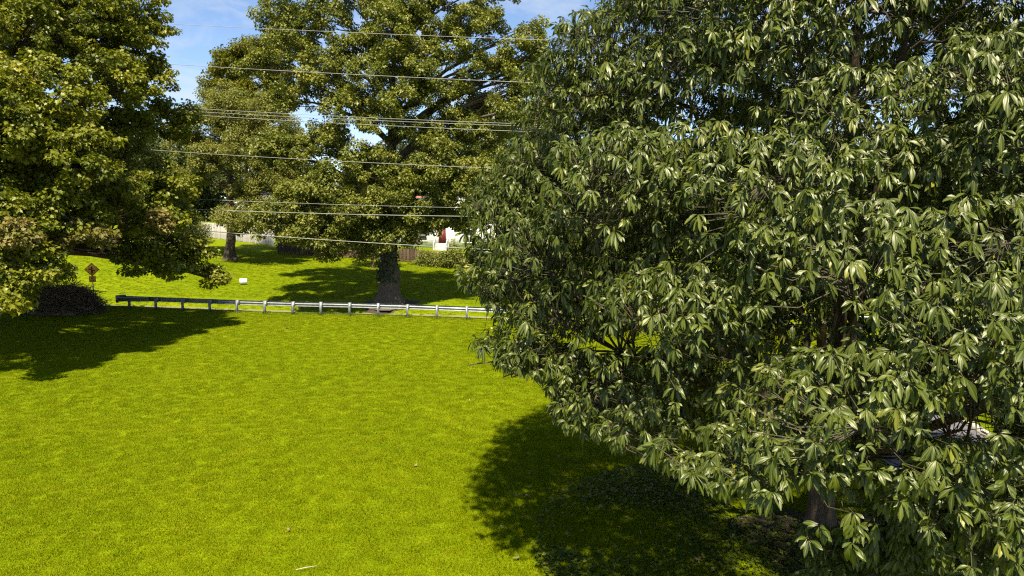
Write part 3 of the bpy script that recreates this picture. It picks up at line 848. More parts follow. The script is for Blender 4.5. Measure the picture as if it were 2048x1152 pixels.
        T = unit(o_ * (.75 + .3 * u1[:, None]) + tg * u2[:, None] * .8 + np.array([0, 0, .22]) + rng.normal(0, .22, (n, 3)))
        whorl_p.append(P); whorl_t.append(T); whorl_s.append(np.full(n, 1.0))
        pi = np.linspace(0, 8, 41); dense = np.stack([np.interp(pi, np.arange(9), path[:, k_]) for k_ in range(3)], 1)[12:]
        dd = ((P[:, None] - T[:, None] * .5 - np.array([0, 0, .25]) - dense[None]) ** 2).sum(-1) + rng.uniform(0, .12, (n, len(dense)))
        S0 = dense[dd.argmin(1)]
        knee = S0 * .4 + P * .6 - T * .08 + np.array([0, 0, -.12])
        kk = rng.rand(n) < (.4 if depth > .9 else .2)
        tw0 += [S0[kk], knee[kk]]; tw1 += [knee[kk], P[kk]]
    WP, WT = np.concatenate(whorl_p), np.concatenate(whorl_t)
    stuff(link('branches', br.mesh('branches', True), M['bark'], t))
    V, F = prisms(np.concatenate(tw0), np.concatenate(tw1), .009, .005)
    stuff(link('twigs', tri_mesh('twigs', V, F), M['twig'], t))
    # dead pale twigs that poke out between the leaves
    k = rng.choice(len(WP), 30, False)
    q0 = WP[k] - WT[k] * .2; q1 = WP[k] + WT[k] * rng.uniform(-.1, .2, (30, 1)) + rng.normal(0, .12, (30, 3)) - np.array([0, 0, .25])
    V, F = prisms(np.r_[q0, q1], np.r_[q1, q1 + rng.normal(0, .10, (30, 3))], .005, .003)
    stuff(link('dead_twigs', tri_mesh('dead_twigs', V, F), M['twig_pale'], t))
    # whorls: 7 to 10 leaves that hang umbrella-wise from each twig tip
    LL, LEAFW = .124, .46
    def whorl_parts(k):
        r_ = np.random.RandomState(500 + k)
        per = r_.randint(7, 11)
        T = unit(np.array([[1.0, r_.normal(0, .15), .15 + r_.normal(0, .28)]]))
        T = np.repeat(T, per, 0)
        phi = np.arange(per) * 2 * math.pi / per + r_.rand() * 6.283 + r_.normal(0, .25, per)
        A = unit(np.cross(T, np.array([0, 0, 1.]))); Bv = np.cross(A, T)
        radial = np.cos(phi)[:, None] * A + np.sin(phi)[:, None] * Bv
        d = unit(T * r_.uniform(.2, .75, per)[:, None] + radial * r_.uniform(.7, 1.25, per)[:, None] + np.array([0, 0, -r_.uniform(.4, .95)]) + r_.normal(0, .12, (per, 3)))
        d[:, 2] = np.where(d[:, 2] > .12, d[:, 2] * .3 - .05, d[:, 2]); d = unit(d)
        n = unit(T * .85 + np.array([0, 0, .75]) + r_.normal(0, .22, (per, 3)))
        L = LL * r_.uniform(.55, 1.2, per); drp = r_.uniform(.15, .9, per)
        tint = np.clip(r_.normal(.42, .10) + r_.normal(0, .14, per), 0, 1)
        base_ = T * r_.uniform(-.05, .02, per)[:, None] + d * .015
        if r_.rand() < .3:
            m_ = r_.randint(2, 4)
            d = np.r_[d, unit(T[:m_] + np.array([0, 0, .6]) + r_.normal(0, .35, (m_, 3)))]; n = np.r_[n, r_.normal(0, .4, (m_, 3)) + np.array([0, 0, 1.])]
            L = np.r_[L, LL * r_.uniform(.3, .5, m_)]; drp = np.r_[drp, np.full(m_, .1)]; tint = np.r_[tint, np.full(m_, 1.)]; base_ = np.r_[base_, np.zeros((m_, 3))]
        fold = r_.uniform(.5, 1.1)
        return base_, d, n, L, drp, tint, fold, T[0]
    KV = 22
    parts = [whorl_parts(k) for k in range(KV)]
    sources = []
    for base_, d, n, L, drp, tint, fold, T0 in parts:
        v, f, c = leaf_soup(base_, d, n, L, LEAF_FINE, LEAFW, fold, drp, tint)
        v2, f2 = prisms(np.array([-T0 * .16 - np.array([0, 0, .03])]), np.zeros((1, 3)), .005, .004)
        me = tri_mesh('leaf_whorl', np.r_[v, v2], np.r_[f, f2 + len(v)], np.r_[c, np.zeros((len(v2), 4))])
        me.materials.append(M['chestnut_leaf']); me.materials.append(M['twig'])
        mi = np.zeros(len(f) + len(f2), np.int32); mi[len(f):] = 1
        me.polygons.foreach_set('material_index', mi)
        sources.append(me)
    az = np.arctan2(WT[:, 1], WT[:, 0]) + rng.normal(0, .35, len(WT))
    rot = np.stack([rng.normal(0, .12, len(WT)), rng.normal(0, .12, len(WT)), az], 1)
    size = rng.uniform(.72, 1.3, len(WT))
    # the whorls that show largest are built leaf by leaf: one object each, sharing a few leaf meshes
    q = project(WP + base)
    inside = (q[:, 0] > 20) & (q[:, 0] < 2028) & (q[:, 1] > 20) & (q[:, 1] < 1132)
    order = np.argsort(np.where(inside, q[:, 2], 99) / size)
    variants = []
    for k in range(6):
        v, f, c = leaf_soup(np.zeros((1, 3)), np.array([[1., 0, 0]]), np.array([[0, 0, 1.]]), 1.0, LEAF_FINE, LEAFW * (.92 + .04 * k), .75, .12 + .07 * k, np.array([.2 + .1 * k]))
        me = tri_mesh('leaf', v, f, c); me.materials.append(M['chestnut_leaf_single']); variants.append(me)
    used, count = [], 0
    for i in order:
        if count >= 292: break
        base_, d, n, L, drp, tint, fold, T0 = parts[rng.randint(KV)]
        Rm = np.array(Matrix.Rotation(az[i], 3, 'Z')); k = size[i]
        used.append(i)
        for j in range(len(L)):
            if tint[j] == 1. and L[j] < LL * .5: continue
            dd, nn_, ss = leaf_frames((Rm @ (d[j] - np.array([0, 0, .25 * drp[j]])))[None], (Rm @ n[j])[None])
            o = bpy.data.objects.new('leaf', variants[count % 6]); COL.objects.link(o); o.parent = t
            m = np.eye(4); ln = L[j] * k
            m[:3, 0] = dd[0] * ln; m[:3, 1] = ss[0] * ln; m[:3, 2] = nn_[0] * ln; m[:3, 3] = WP[i] + Rm @ base_[j] * k
            o.matrix_local = Matrix(m.tolist()); count += 1
    keep = np.ones(len(WP), bool); keep[used] = False
    print('chestnut whorls', len(WP))
    scatter_crown('crown', WP[keep], rot[keep], size[keep], sources, None, t, rng)
    return t
near_tree()

# ------------------------------------------------------------------ ivy on the big trunk, soil at its foot
def trunk_ivy():
    rng = np.random.RandomState(8)
    n = 2600
    h = 1.9 + 8.5 * rng.rand(n) ** 1.3; a = rng.rand(n) * 6.283
    r = .60 - .015 * h + rng.uniform(0, .32, n) * np.where(h < 4.5, 1.2, .8)
    P = np.stack([r * np.cos(a), r * np.sin(a), h], 1) 
    out = np.stack([np.cos(a), np.sin(a), .35 + 0 * a], 1)
    v, f, c = leaf_soup(P, unit(rng.normal(0, .6, (n, 3)) + np.array([0, 0, -.8])), out + rng.normal(0, .3, (n, 3)), rng.uniform(.12, .24, n), LEAF_LOBED, 1.1, .2, .1, rng.rand(n))
    o = link('ivy', tri_mesh('ivy', v, f, c), M['ivy_leaf'])
    o.location = tuple(B)
    tag(o, 'dark green ivy wrapped round the trunk of the tallest tree', 'ivy')
    ang = np.linspace(0, 2 * math.pi, 33)[:-1]
    rings = [(.2, .30), (.8, .26), (1.2, .16), (1.6, .07), (1.95, .012), (2.2, -.06)]
    V = []
    for r_, z in rings:
        k = 1 + .16 * np.sin(3 * ang + 1) + .08 * np.sin(7 * ang)
        x = r_ * k * np.cos(ang) * 1.05; y = r_ * k * np.sin(ang) * .8
        V.append(np.stack([B[0] + x, B[1] + y, terrain(B[0] + x, B[1] + y) + z], 1))
    n = 32; m = len(rings); i = np.arange(m - 1)[:, None] * n; j = np.arange(n)[None]; j2 = (j + 1) % n
    F = np.stack([i + j, i + n + j, i + n + j2, i + j2], -1).reshape(-1, 4)
    struct(link('soil_mound', tri_mesh('soil_mound', np.concatenate(V), F), M['soil']))
trunk_ivy()

# low leafy ground cover and bare soil under the glossy-leaved tree
def ground_cover():
    rng = np.random.RandomState(31)
    n = 18000
    a = rng.rand(n) * 6.283; r = 5.6 * np.sqrt(rng.rand(n))
    X = 6.0 + r * np.cos(a) * 1.0; Y = 13.8 + r * np.sin(a) * .9
    ok = (X < 9.7) & (np.sin(X * 1.1 + .6 * Y) + np.sin(Y * 1.7 - .4 * X) + rng.normal(0, .7, n) > -.2) & (Y > 8)
    X, Y = X[ok], Y[ok]; n = len(X)
    P = np.stack([X, Y, terrain(X, Y) + rng.uniform(.03, .11, n)], 1)
    v, f, c = leaf_soup(P, unit(rng.normal(0, 1, (n, 3)) * np.array([1, 1, .2])), np.array([0, 0, 1.]) + rng.normal(0, .3, (n, 3)), rng.uniform(.05, .10, n), LEAF_LOW, 1.3, .15, .2, rng.rand(n))
    stuff(tag(link('ground_cover', tri_mesh('ground_cover', v, f, c), M['cover_leaf']), 'small round-leaved ground cover in the shade under the chestnut', 'ground cover'))
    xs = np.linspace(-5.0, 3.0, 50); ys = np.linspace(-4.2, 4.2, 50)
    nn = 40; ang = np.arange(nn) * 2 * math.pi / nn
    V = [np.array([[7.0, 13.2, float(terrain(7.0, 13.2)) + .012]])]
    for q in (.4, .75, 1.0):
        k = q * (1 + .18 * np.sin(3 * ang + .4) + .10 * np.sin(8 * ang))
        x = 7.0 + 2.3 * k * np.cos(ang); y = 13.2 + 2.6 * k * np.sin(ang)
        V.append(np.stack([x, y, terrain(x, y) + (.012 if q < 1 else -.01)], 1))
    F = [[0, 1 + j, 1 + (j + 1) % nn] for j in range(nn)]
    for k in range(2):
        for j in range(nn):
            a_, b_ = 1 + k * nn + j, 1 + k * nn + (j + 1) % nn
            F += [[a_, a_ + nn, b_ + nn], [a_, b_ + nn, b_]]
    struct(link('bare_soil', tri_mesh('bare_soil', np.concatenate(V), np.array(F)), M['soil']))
ground_cover()

# ------------------------------------------------------------------ guardrail
def guardrail():
    t = thing('guardrail', 'galvanized steel guardrail with a rounded end along the road', 'guardrail', None, (-24.06, 46.0, float(terrain(-24.06, 46.0))))
    o0 = np.array(t.location)
    dirv = unit(np.array([[1., -.1273]]))[0]; nrm = np.array([-dirv[1], dirv[0]])      # nrm points to the road
    prof = np.array([(.0, .155), (.012, .150), (.070, .105), (.082, .085), (.070, .065), (.012, .020), (.0, 0), (.012, -.020), (.070, -.065), (.082, -.085), (.070, -.105), (.012, -.150), (.0, -.155)])
    def pt(s): 
        p = np.array([-24.06, 46.0]) + dirv * s
        return np.array([p[0], p[1], float(terrain(p[0], p[1]))])
    def sweep(P, Nn, thick=.006):
        V = []; k = len(prof)
        for p, nn in zip(P, Nn):
            for off in (0, thick):
                V.append(np.stack([p[0] + nn[0] * (prof[:, 0] + off), p[1] + nn[1] * (prof[:, 0] + off), p[2] + prof[:, 1]], 1))
        V = np.concatenate(V); m = len(P); F = []
        for a in range(m - 1):
            for off in (0, 1):
                i0, i1 = (2 * a + off) * k, (2 * a + 2 + off) * k
                for j in range(k - 1): F.append([i0 + j, i0 + j + 1, i1 + j + 1, i1 + j])
            for j in (0, k - 1):
                i0, i1 = 2 * a * k + j, (2 * a + 2) * k + j
                F.append([i0, i0 + k, i1 + k, i1])
        return V, np.array(F)
    SP_, RH = 1.943, .66
    posts = [k * SP_ for k in range(-1, 26)]
    for s in posts:
        p = pt(s)
        soup = Soup()
        rot = np.array([[dirv[0], nrm[0], 0], [dirv[1], nrm[1], 0], [0, 0, 1]])
        tilt = RNG.normal(0, .008, 2)
        rot = rot @ np.array([[1, 0, tilt[0]], [0, 1, tilt[1]], [0, 0, 1]])
        H = .86 + RNG.uniform(-.015, .015)
        def bx(x, y, z, sx, sy, sz): soup.box(p - o0 + rot @ np.array([x, y, z]), (sx, sy, sz), rot)
        yo = -.26
        bx(0, yo - .07, H / 2 - .1, .105, .010, H + .2); bx(0, yo + .07, H / 2 - .1, .105, .010, H + .2); bx(0, yo, H / 2 - .1, .012, .13, H + .2)
        link('post', soup.mesh('post'), M['post_steel'], t)
        soup = Soup(); bx(.005, yo + .165, RH, .13, .18, .34)
        link('spacer_block', soup.mesh('spacer_block'), M['post_steel'], t)
    s0 = posts[0] - .35
    for k in range(0, 25, 2):
        a, b = posts[k] - (.35 if k == 0 else .0), posts[min(k + 2, 26)] + .16
        P = np.array([pt(a), pt(b)]) + np.array([0, 0, RH]) - o0
        lift = .004 * (k // 2 % 2)
        V, F = sweep(P + np.append(nrm * lift, 0), [nrm, nrm])
        link('rail_beam', tri_mesh('rail_beam', V, np.concatenate([F[:, [0, 1, 2]], F[:, [0, 2, 3]]]), smooth=False), M['steel'], t)
    # the end bends round towards the lawn and returns at a slant
    p = pt(s0); P, Nn = [], []
    for q in np.linspace(0, math.pi, 11):
        c = np.array([p[0], p[1]]) - nrm * .30
        w = nrm * math.cos(q) - dirv * math.sin(q)
        xy = c + w * .30
        P.append([xy[0], xy[1], p[2] + RH]); Nn.append(w)
    for q in (1.0, 1.9):
        xy = np.array([p[0], p[1]]) - nrm * (.60 - .22 * q / 1.9) + dirv * q
        P.append([xy[0], xy[1], p[2] + RH]); Nn.append(-nrm)
    V, F = sweep(np.array(P) - o0, Nn)
    link('end_section', tri_mesh('end_section', V, np.concatenate([F[:, [0, 1, 2]], F[:, [0, 2, 3]]]), smooth=False), M['rubber'], t)
    c = np.array([p[0], p[1]]) - nrm * .30 - dirv * .12
    ang = np.linspace(math.pi * .5, math.pi * 1.5, 13)
    V = []
    for z in (-.23, .23):
        for q in ang:
            xy = c + dirv * math.cos(q) * .40 + nrm * math.sin(q) * .40
            V.append([xy[0] - o0[0], xy[1] - o0[1], p[2] + RH + z - o0[2]])
    V = np.array(V); n = 13
    F = [[j, j + 1, n + j + 1, n + j] for j in range(n - 1)]
    m_ = link('end_cap', tri_mesh('end_cap', V, np.array(F)), M['rubber'], t)
    sd = m_.modifiers.new('thickness', 'SOLIDIFY'); sd.thickness = .02
guardrail()

# ------------------------------------------------------------------ overhead wires
def wire(label, cat, x0, y0, x1, y1, rad, mat, Y0=46.3, Y1=43.9, sag=.25, cat2='wire'):
    a, b = at(x0, y0, Y0), at(x1, y1, Y1)
    d = b - a
    t = np.linspace(-1.6, 3.2, 60)[:, None]
    P = a + d * t
    P[:, 2] += sag * ((t[:, 0] - .85) ** 2 - .0)
    P[:, 2] -= sag * np.interp(t[:, 0], [0, 1], [.85 ** 2, .15 ** 2])
    o = link('overhead_wire', Soup().tube(P, rad * .72, 6).mesh('overhead_wire', True), mat)
    tag(o, label, 'wire', 'power lines along the road')
M['wire'] = plain('bare_aluminium', (.27, .265, .24), .55, metal=.1, var=.12, scale=.4)
M['cable'] = plain('grey_cable', (.30, .29, .27), .6, var=.15, scale=.4)
M['cable_dark'] = plain('dark_cable', (.10, .10, .095), .6, var=.2, scale=.4)
wire('thin topmost wire crossing the crown of the tallest tree', 'wire', 345, 48, 1150, 82, .020, M['wire'])
wire('second wire from the top above the three close wires', 'wire', 300, 126, 1060, 165, .022, M['wire'])
wire('upper wire of the three close-set wires', 'wire', 390, 217, 1050, 248, .020, M['wire'])
wire('middle wire of the three close-set wires', 'wire', 402, 224, 1050, 252, .020, M['wire'], 46.0, 43.6)
wire('lowest wire of the three close-set wires', 'wire', 402, 231, 1050, 263, .021, M['wire'], 45.8, 43.4)
wire('lone wire between the three close wires and the cables', 'wire', 360, 304, 1000, 337, .022, M['wire'])
wire('thin dull cable above the thick pale cable', 'wire', 390, 398, 955, 416, .016, M['cable'])
wire('thick pale cable over the picket fence', 'wire', 420, 420, 965, 433, .032, M['wire'])
wire('dark lowest cable passing in front of the white house steps', 'wire', 385, 460, 940, 497, .028, M['cable'])

# ------------------------------------------------------------------ road sign and yard sign
def text_mesh(txt, size):
    cu = bpy.data.curves.new('lettering', 'FONT'); cu.body = txt; cu.size = size; cu.align_x = 'CENTER'; cu.align_y = 'CENTER'; cu.extrude = .002; cu.offset = size * .012
    o = bpy.data.objects.new('lettering', cu); COL.objects.link(o)
    dg = bpy.context.evaluated_depsgraph_get(); dg.update()
    me = bpy.data.meshes.new_from_object(o.evaluated_get(dg))
    bpy.data.objects.remove(o, do_unlink=True)
    me.name = 'lettering'
    return me
M['sign_orange'] = plain('sign_orange', (.90, .40, .018), .5, var=.08, scale=4)
M['black_paint'] = plain('black_paint', (.012, .012, .012), .5, var=.1)
M['white_paint'] = plain('white_paint', (.78, .77, .72), .6, var=.08, scale=3)
M['red_paint'] = plain('red_paint', (.13, .010, .007), .6, var=.2)
def slab(outline, th):
    n = len(outline)
    V = [(x, -th / 2, z) for x, z in outline] + [(x, th / 2, z) for x, z in outline]
    s = Soup()
    F = [[0, j, j + 1] for j in range(1, n - 1)] + [[n, n + j + 1, n + j] for j in range(1, n - 1)]
    for j in range(n):
        k = (j + 1) % n
        F += [[j, n + k, k], [j, n + j, n + k]]
    return s.add(np.array(V, float), np.array(F))
def road_sign():
    g = at(187, 585, 50.0); g[2] = float(terrain(g[0], g[1]))
    c = at(189, 539, 50.0)[2] - g[2]; c2 = at(187, 558, 50.0)[2] - g[2]
    t = thing('road_sign', 'orange diamond crossroads sign with a 20 speed plate behind the brush pile', 'sign', None, tuple(g), R(20))
    link('post', Soup().box((0, .02, c / 2 - .1), (.06, .04, c + .5), None).mesh('post'), M['post_steel'], t)
    k = .50
    pl = link('diamond_plate', slab([(0, k), (k, 0), (0, -k), (-k, 0)], .012).mesh('diamond_plate'), M['sign_orange'], t); pl.location = (0, -.02, c)
    b0, b1 = k * .95, k * .88
    s = Soup()
    for q in range(4):
        e = [(0, 1), (1, 0), (0, -1), (-1, 0)]; a, b = e[q], e[(q + 1) % 4]
        V = [(a[0] * b0, -.0085, a[1] * b0), (b[0] * b0, -.0085, b[1] * b0), (b[0] * b1, -.0085, b[1] * b1), (a[0] * b1, -.0085, a[1] * b1)]
        s.add(np.array(V), np.array([[0, 1, 2, 3]]))
    link('border', s.mesh('border'), M['black_paint'], pl)
    cr = Soup().box((.0, -.011, -.02), (.10, .006, .50)).box((-.135, -.0112, .04), (.17, .006, .09)).box((.135, -.0112, -.07), (.17, .006, .09))
    link('crossroads_symbol', cr.mesh('crossroads_symbol'), M['black_paint'], pl)
    p2 = link('speed_plate', Soup().box((0, 0, 0), (.44, .012, .44)).mesh('speed_plate'), M['sign_orange'], t); p2.location = (0, -.02, c2)
    fr = Soup().box((0, -.009, .195), (.40, .004, .014)).box((0, -.009, -.195), (.40, .004, .014)).box((-.195, -.0092, 0), (.014, .004, .40)).box((.195, -.0092, 0), (.014, .004, .40))
    link('border', fr.mesh('border'), M['black_paint'], p2)
    x = link('lettering', text_mesh('20', .27), M['black_paint'], p2); x.rotation_euler = (R(90), 0, 0); x.location = (0, -.010, .06)
    x = link('lettering', text_mesh('M.P.H.', .10), M['black_paint'], p2); x.rotation_euler = (R(90), 0, 0); x.location = (0, -.010, -.125)
road_sign()
def yard_sign():
    ys = np.linspace(50, 75, 400); dz = [at(487, 570, y)[2] - float(terrain(at(487, 570, y)[0], y)) for y in ys]
    g = at(487, 570, float(ys[int(np.argmin(np.abs(dz)))])); h = .33; g[2] = float(terrain(g[0], g[1]))
    t = thing('yard_sign', 'small white yard sign with faded markings on the far lawn', 'sign', None, tuple(g), R(14))
    b = link('board', Soup().box((0, 0, 0), (.62, .012, .50)).mesh('board'), M['white_paint'], t); b.location = (0, 0, h)
    for x in (-.2, .2):
        l_ = link('leg', Soup().tube([(x, .012, -.2), (x, .012, h - .1)], .007, 5).mesh('leg'), M['post_steel'], t)
    M['faded'] = plain('faded_print', (.16, .16, .13), .7, var=.2)
    pr = Soup().box((.06, -.0075, .165), (.15, .002, .032)).box((-.05, -.0075, .12), (.05, .002, .05)).box((.0, -.0075, .06), (.06, .002, .05)).box((-.04, -.0078, .02), (.05, .002, .03)).box((-.02, -.0075, -.09), (.13, .002, .03)).box((.10, -.0075, -.18), (.14, .002, .018)).box((-.14, -.0075, -.18), (.05, .002, .018))
    link('print', pr.mesh('print'), M['faded'], b)
yard_sign()

# ------------------------------------------------------------------ brush pile under the maple
def brush_pile():
    rng = np.random.RandomState(17)
    c = at(118, 600, 43.5); c[2] = float(terrain(c[0], c[1]))
    t = thing('brush_pile', 'dark heap of cut branches and dead twigs under the maple', 'brush pile', None, tuple(c))
    hx, hy, hz = 3.0, 1.7, 2.05
    def surf(n, lo=.55):
        a = rng.rand(n) * 6.283; e = rng.rand(n) ** .6
        q = rng.uniform(lo, 1.0, n)
        x = hx * q * np.cos(a) * np.sqrt(1 - (e * .92) ** 2); y = hy * q * np.sin(a) * np.sqrt(1 - (e * .92) ** 2); z = hz * q * e * (1 - .25 * np.clip(x / hx, 0, 1))
        return np.stack([x, y, z], 1)
    n = 4600
    P = surf(n) + rng.normal(0, .13, (n, 3)) * np.array([1, 1, .8]); P[:, 2] = np.maximum(P[:, 2], .02); d = unit(rng.normal(0, 1, (n, 3)) * np.array([1.4, .8, .55])); L = rng.uniform(.25, 1.1, (n, 1))
    P0, P1 = P - d * L / 2, P + d * L / 2
    P0[:, 2] = np.maximum(P0[:, 2], .01); P1[:, 2] = np.maximum(P1[:, 2], .01)
    V, F = prisms(P0, P1, rng.uniform(.008, .030, n), .007)
    stuff(link('twigs', tri_mesh('twigs', V, F), M['brush'], t))
    for k in range(46):
        p = surf(1, .85)[0]; dd = unit(np.array([[rng.normal(0, 1.2), rng.normal(0, .5), rng.normal(.05, .35)]]))[0]; l_ = rng.uniform(.9, 2.2)
        a, b = p - dd * l_ / 2, p + dd * l_ / 2
        a[2] = max(a[2], .03); b[2] = max(b[2], .03)
        pts = wiggle(np.linspace(a, b, 7), .05, rng)
        link('branch', Soup().tube(pts, np.linspace(rng.uniform(.025, .055), .012, 7), 6).mesh('branch', True), M['brush'] if k % 4 else M['twig'], t)
    for (x, z0, x1, z1) in [(1.0, 1.4, 1.45, 3.1), (-.7, 1.6, -1.2, 2.9), (1.9, 1.0, 2.4, 1.9), (2.3, .8, 2.7, 1.5)]:
        pts = wiggle(np.linspace((x, -.2, z0), (x1, -.4, z1), 7), .04, rng)
        link('branch', Soup().tube(pts, np.linspace(.04, .015, 7), 6).mesh('branch', True), M['twig'], t)
    n = 420
    P = surf(n, .85) + rng.normal(0, .08, (n, 3)) 
    P[:, 2] = np.maximum(P[:, 2], .05)
    v, f, c_ = leaf_soup(P, unit(rng.normal(0, 1, (n, 3))), rng.normal(0, .5, (n, 3)) + np.array([0, -.4, .8]), rng.uniform(.08, .17, n), LEAF_LOBED, 1, .2, .2, rng.rand(n))
    stuff(link('leaves', tri_mesh('leaves', v, f, c_), M['ivy_leaf'], t))
    # core of tangled dead wood
    nn = 20; ang = np.arange(nn) * 2 * math.pi / nn; V = []; rings = np.linspace(0, 1, 7)
    for e in rings:
        k = .62 * math.sqrt(max(0, 1 - (e * .97) ** 2)) + .02
        w = 1 + .14 * rng.uniform(-1, 1, nn)
        V.append(np.stack([hx * k * w * np.cos(ang), hy * k * w * np.sin(ang), np.full(nn, hz * .58 * e - .05) + rng.uniform(-.05, .05, nn)], 1))
    i = np.arange(6)[:, None] * nn; j = np.arange(nn)[None]; j2 = (j + 1) % nn
    F = np.stack([i + j, i + j2, i + nn + j2, i + nn + j], -1).reshape(-1, 4)
    link('core', tri_mesh('core', np.concatenate(V), F), M['brush'], t)
brush_pile()

# ------------------------------------------------------------------ fences, house, shed
def fence_run(label, name, A, Bp, h, bw, gap, mats, board='picket', jitter=.03, group=None, post_every=2.4):
    A = np.asarray(A, float); Bp = np.asarray(Bp, float)
    d2 = (Bp - A)[:2]; Ln = np.linalg.norm(d2); d2 /= Ln
    rz = math.atan2(d2[1], d2[0])
    z0 = float(terrain(*A[:2]))
    t = thing(name, label, 'fence', group, (A[0], A[1], z0), rz)
    zg = lambda x: float(terrain(A[0] + d2[0] * x, A[1] + d2[1] * x)) - z0
    me = Soup().add(np.array([(-bw / 2, -.01, 0), (bw / 2, -.01, 0), (bw / 2, .01, 0), (-bw / 2, .01, 0), (-bw / 2, -.01, h - bw * .4), (bw / 2, -.01, h - bw * .4), (bw / 2, .01, h - bw * .4), (-bw / 2, .01, h - bw * .4), (0, -.01, h), (0, .01, h)], float),
        np.array([[0, 1, 5], [0, 5, 4], [2, 3, 7], [2, 7, 6], [3, 0, 4], [3, 4, 7], [1, 2, 6], [1, 6, 5], [4, 5, 8], [6, 7, 9], [4, 8, 9], [4, 9, 7], [5, 6, 9], [5, 9, 8]])).mesh(board)
    mes = []
    for m_ in mats:
        q = me.copy(); q.materials.append(m_); mes.append(q)
    x = 0.0
    while x < Ln:
        o = link(board, mes[RNG.randint(len(mes))], None, t)
        o.location = (x, 0, zg(x) + .03 + RNG.uniform(-jitter, jitter)); o.rotation_euler = (0, RNG.normal(0, .008), 0)
        x += bw + gap
    for hh in (.28, .8):
        xs = np.arange(0, Ln + .1, 1.5)
        s = Soup()
        for a, b in zip(xs[:-1], xs[1:]):
            s.tube([(a, .035, zg(a) + h * hh), (b, .035, zg(b) + h * hh)], .035, 4)
        link('rail', s.mesh('rail'), mats[0], t)
    x = 0.0
    while x < Ln + .1:
        p = link('post', Soup().box((0, .09, h / 2), (.09, .09, h + .2)).mesh('post'), mats[0], t); p.location = (x, 0, zg(x))
        x += post_every
    return t
M['fence_brown'] = plain('weathered_brown_wood', (.060, .030, .018), .85, var=.35, scale=5)
M['fence_brown2'] = plain('weathered_brown_wood_pale', (.095, .052, .030), .85, var=.35, scale=5)
M['fence_white'] = plain('worn_white_boards', (.36, .34, .29), .85, var=.22, scale=3)
M['fence_white2'] = plain('worn_white_boards_grey', (.27, .255, .22), .85, var=.25, scale=3)
fence_run('brown wooden picket fence below the white house', 'picket_fence', ground_at(556, 78), ground_at(960, 77), 1.45, .10, .055, [M['fence_brown'], M['fence_brown2'], M['fence_brown']])
fence_run('tall weathered white board fence on the upper lawn', 'board_fence', ground_at(405, 91), ground_at(549, 85), 1.95, .15, .012, [M['fence_white'], M['fence_white2'], M['fence_white']], 'board', .04)

def siding_material():
    m, N, L, b = material('white_clapboard')
    tc = N.new('ShaderNodeTexCoord'); w = N.new('ShaderNodeTexWave'); w.wave_type = 'BANDS'; w.bands_direction = 'Z'; w.wave_profile = 'SAW'; w.inputs['Scale'].default_value = 1.3
    L.new(tc.outputs['Object'], w.inputs['Vector'])
    n = noise(N, L, .8, 4, tc.outputs['Object']); r = ramp(N, [(.3, (.70, .69, .66)), (.7, (.80, .79, .76))])
    L.new(n.outputs['Fac'], r.inputs['Fac']); L.new(r.outputs['Color'], b.inputs['Base Color']); b.inputs['Roughness'].default_value = .6
    bp = N.new('ShaderNodeBump'); bp.inputs['Strength'].default_value = .5; bp.inputs['Distance'].default_value = .02
    L.new(w.outputs['Fac'], bp.inputs['Height']); L.new(bp.outputs[0], b.inputs['Normal'])
    return m
M['siding'] = siding_material()
M['shingle'] = plain('grey_shingles', (.10, .098, .10), .9, var=.3, scale=12, bump=.5)
M['glass'] = plain('window_glass', (.020, .024, .028), .08, var=.2)
M['brick'] = plain('red_brick', (.28, .11, .07), .9, var=.3, scale=12, bump=.4)
M['red_siding'] = plain('red_siding', (.16, .018, .014), .8, var=.25, scale=3)
M['stone'] = plain('grey_step_stone', (.36, .34, .31), .9, var=.2, scale=4)
def gable_house(t, w, dp, he, hr, wall, roof, over=.35):
    s = Soup().box((w / 2, dp / 2, he / 2 - .25), (w, dp, he + .5))
    V = np.array([(0, 0, he), (0, dp, he), (0, dp / 2, hr), (w, 0, he), (w, dp, he), (w, dp / 2, hr)], float)
    s.add(V, np.array([[0, 2, 1], [3, 4, 5]]))
    link('wall', s.mesh('wall'), wall, t)
    sl = (hr - he) / (dp / 2)
    for sg in (0, 1):
        y0 = -over if sg == 0 else dp + over
        z0 = he - sl * over
        V = np.array([(-over, y0, z0 + .02), (w + over, y0, z0 + .02), (w + over, dp / 2, hr + .02), (-over, dp / 2, hr + .02)])
        V = np.concatenate([V, V + np.array([0, 0, .14])])
        F = np.array([[0, 1, 2, 3], [4, 7, 6, 5], [0, 4, 5, 1], [1, 5, 6, 2], [2, 6, 7, 3], [3, 7, 4, 0]])
        link('roof', Soup().add(V, F).mesh('roof'), roof, t)
def window(t, x, z, w, h, trim):
    g = link('window', Soup().box((0, -.012, 0), (w, .04, h)).mesh('window'), M['glass'], t); g.location = (x, 0, z)
    f = Soup().box((-w / 2 - .05, -.03, 0), (.10, .08, h)).box((w / 2 + .05, -.03, 0), (.10, .08, h)).box((0, -.031, h / 2 + .06), (w + .2, .08, .12))
    link('frame', f.mesh('frame'), trim, g)
    link('mullion', Soup().box((0, -.035, 0), (w, .04, .05)).mesh('mullion'), trim, g)
    link('sill', Soup().box((0, -.07, -h / 2 - .045), (w + .3, .18, .09)).mesh('sill'), trim, g)
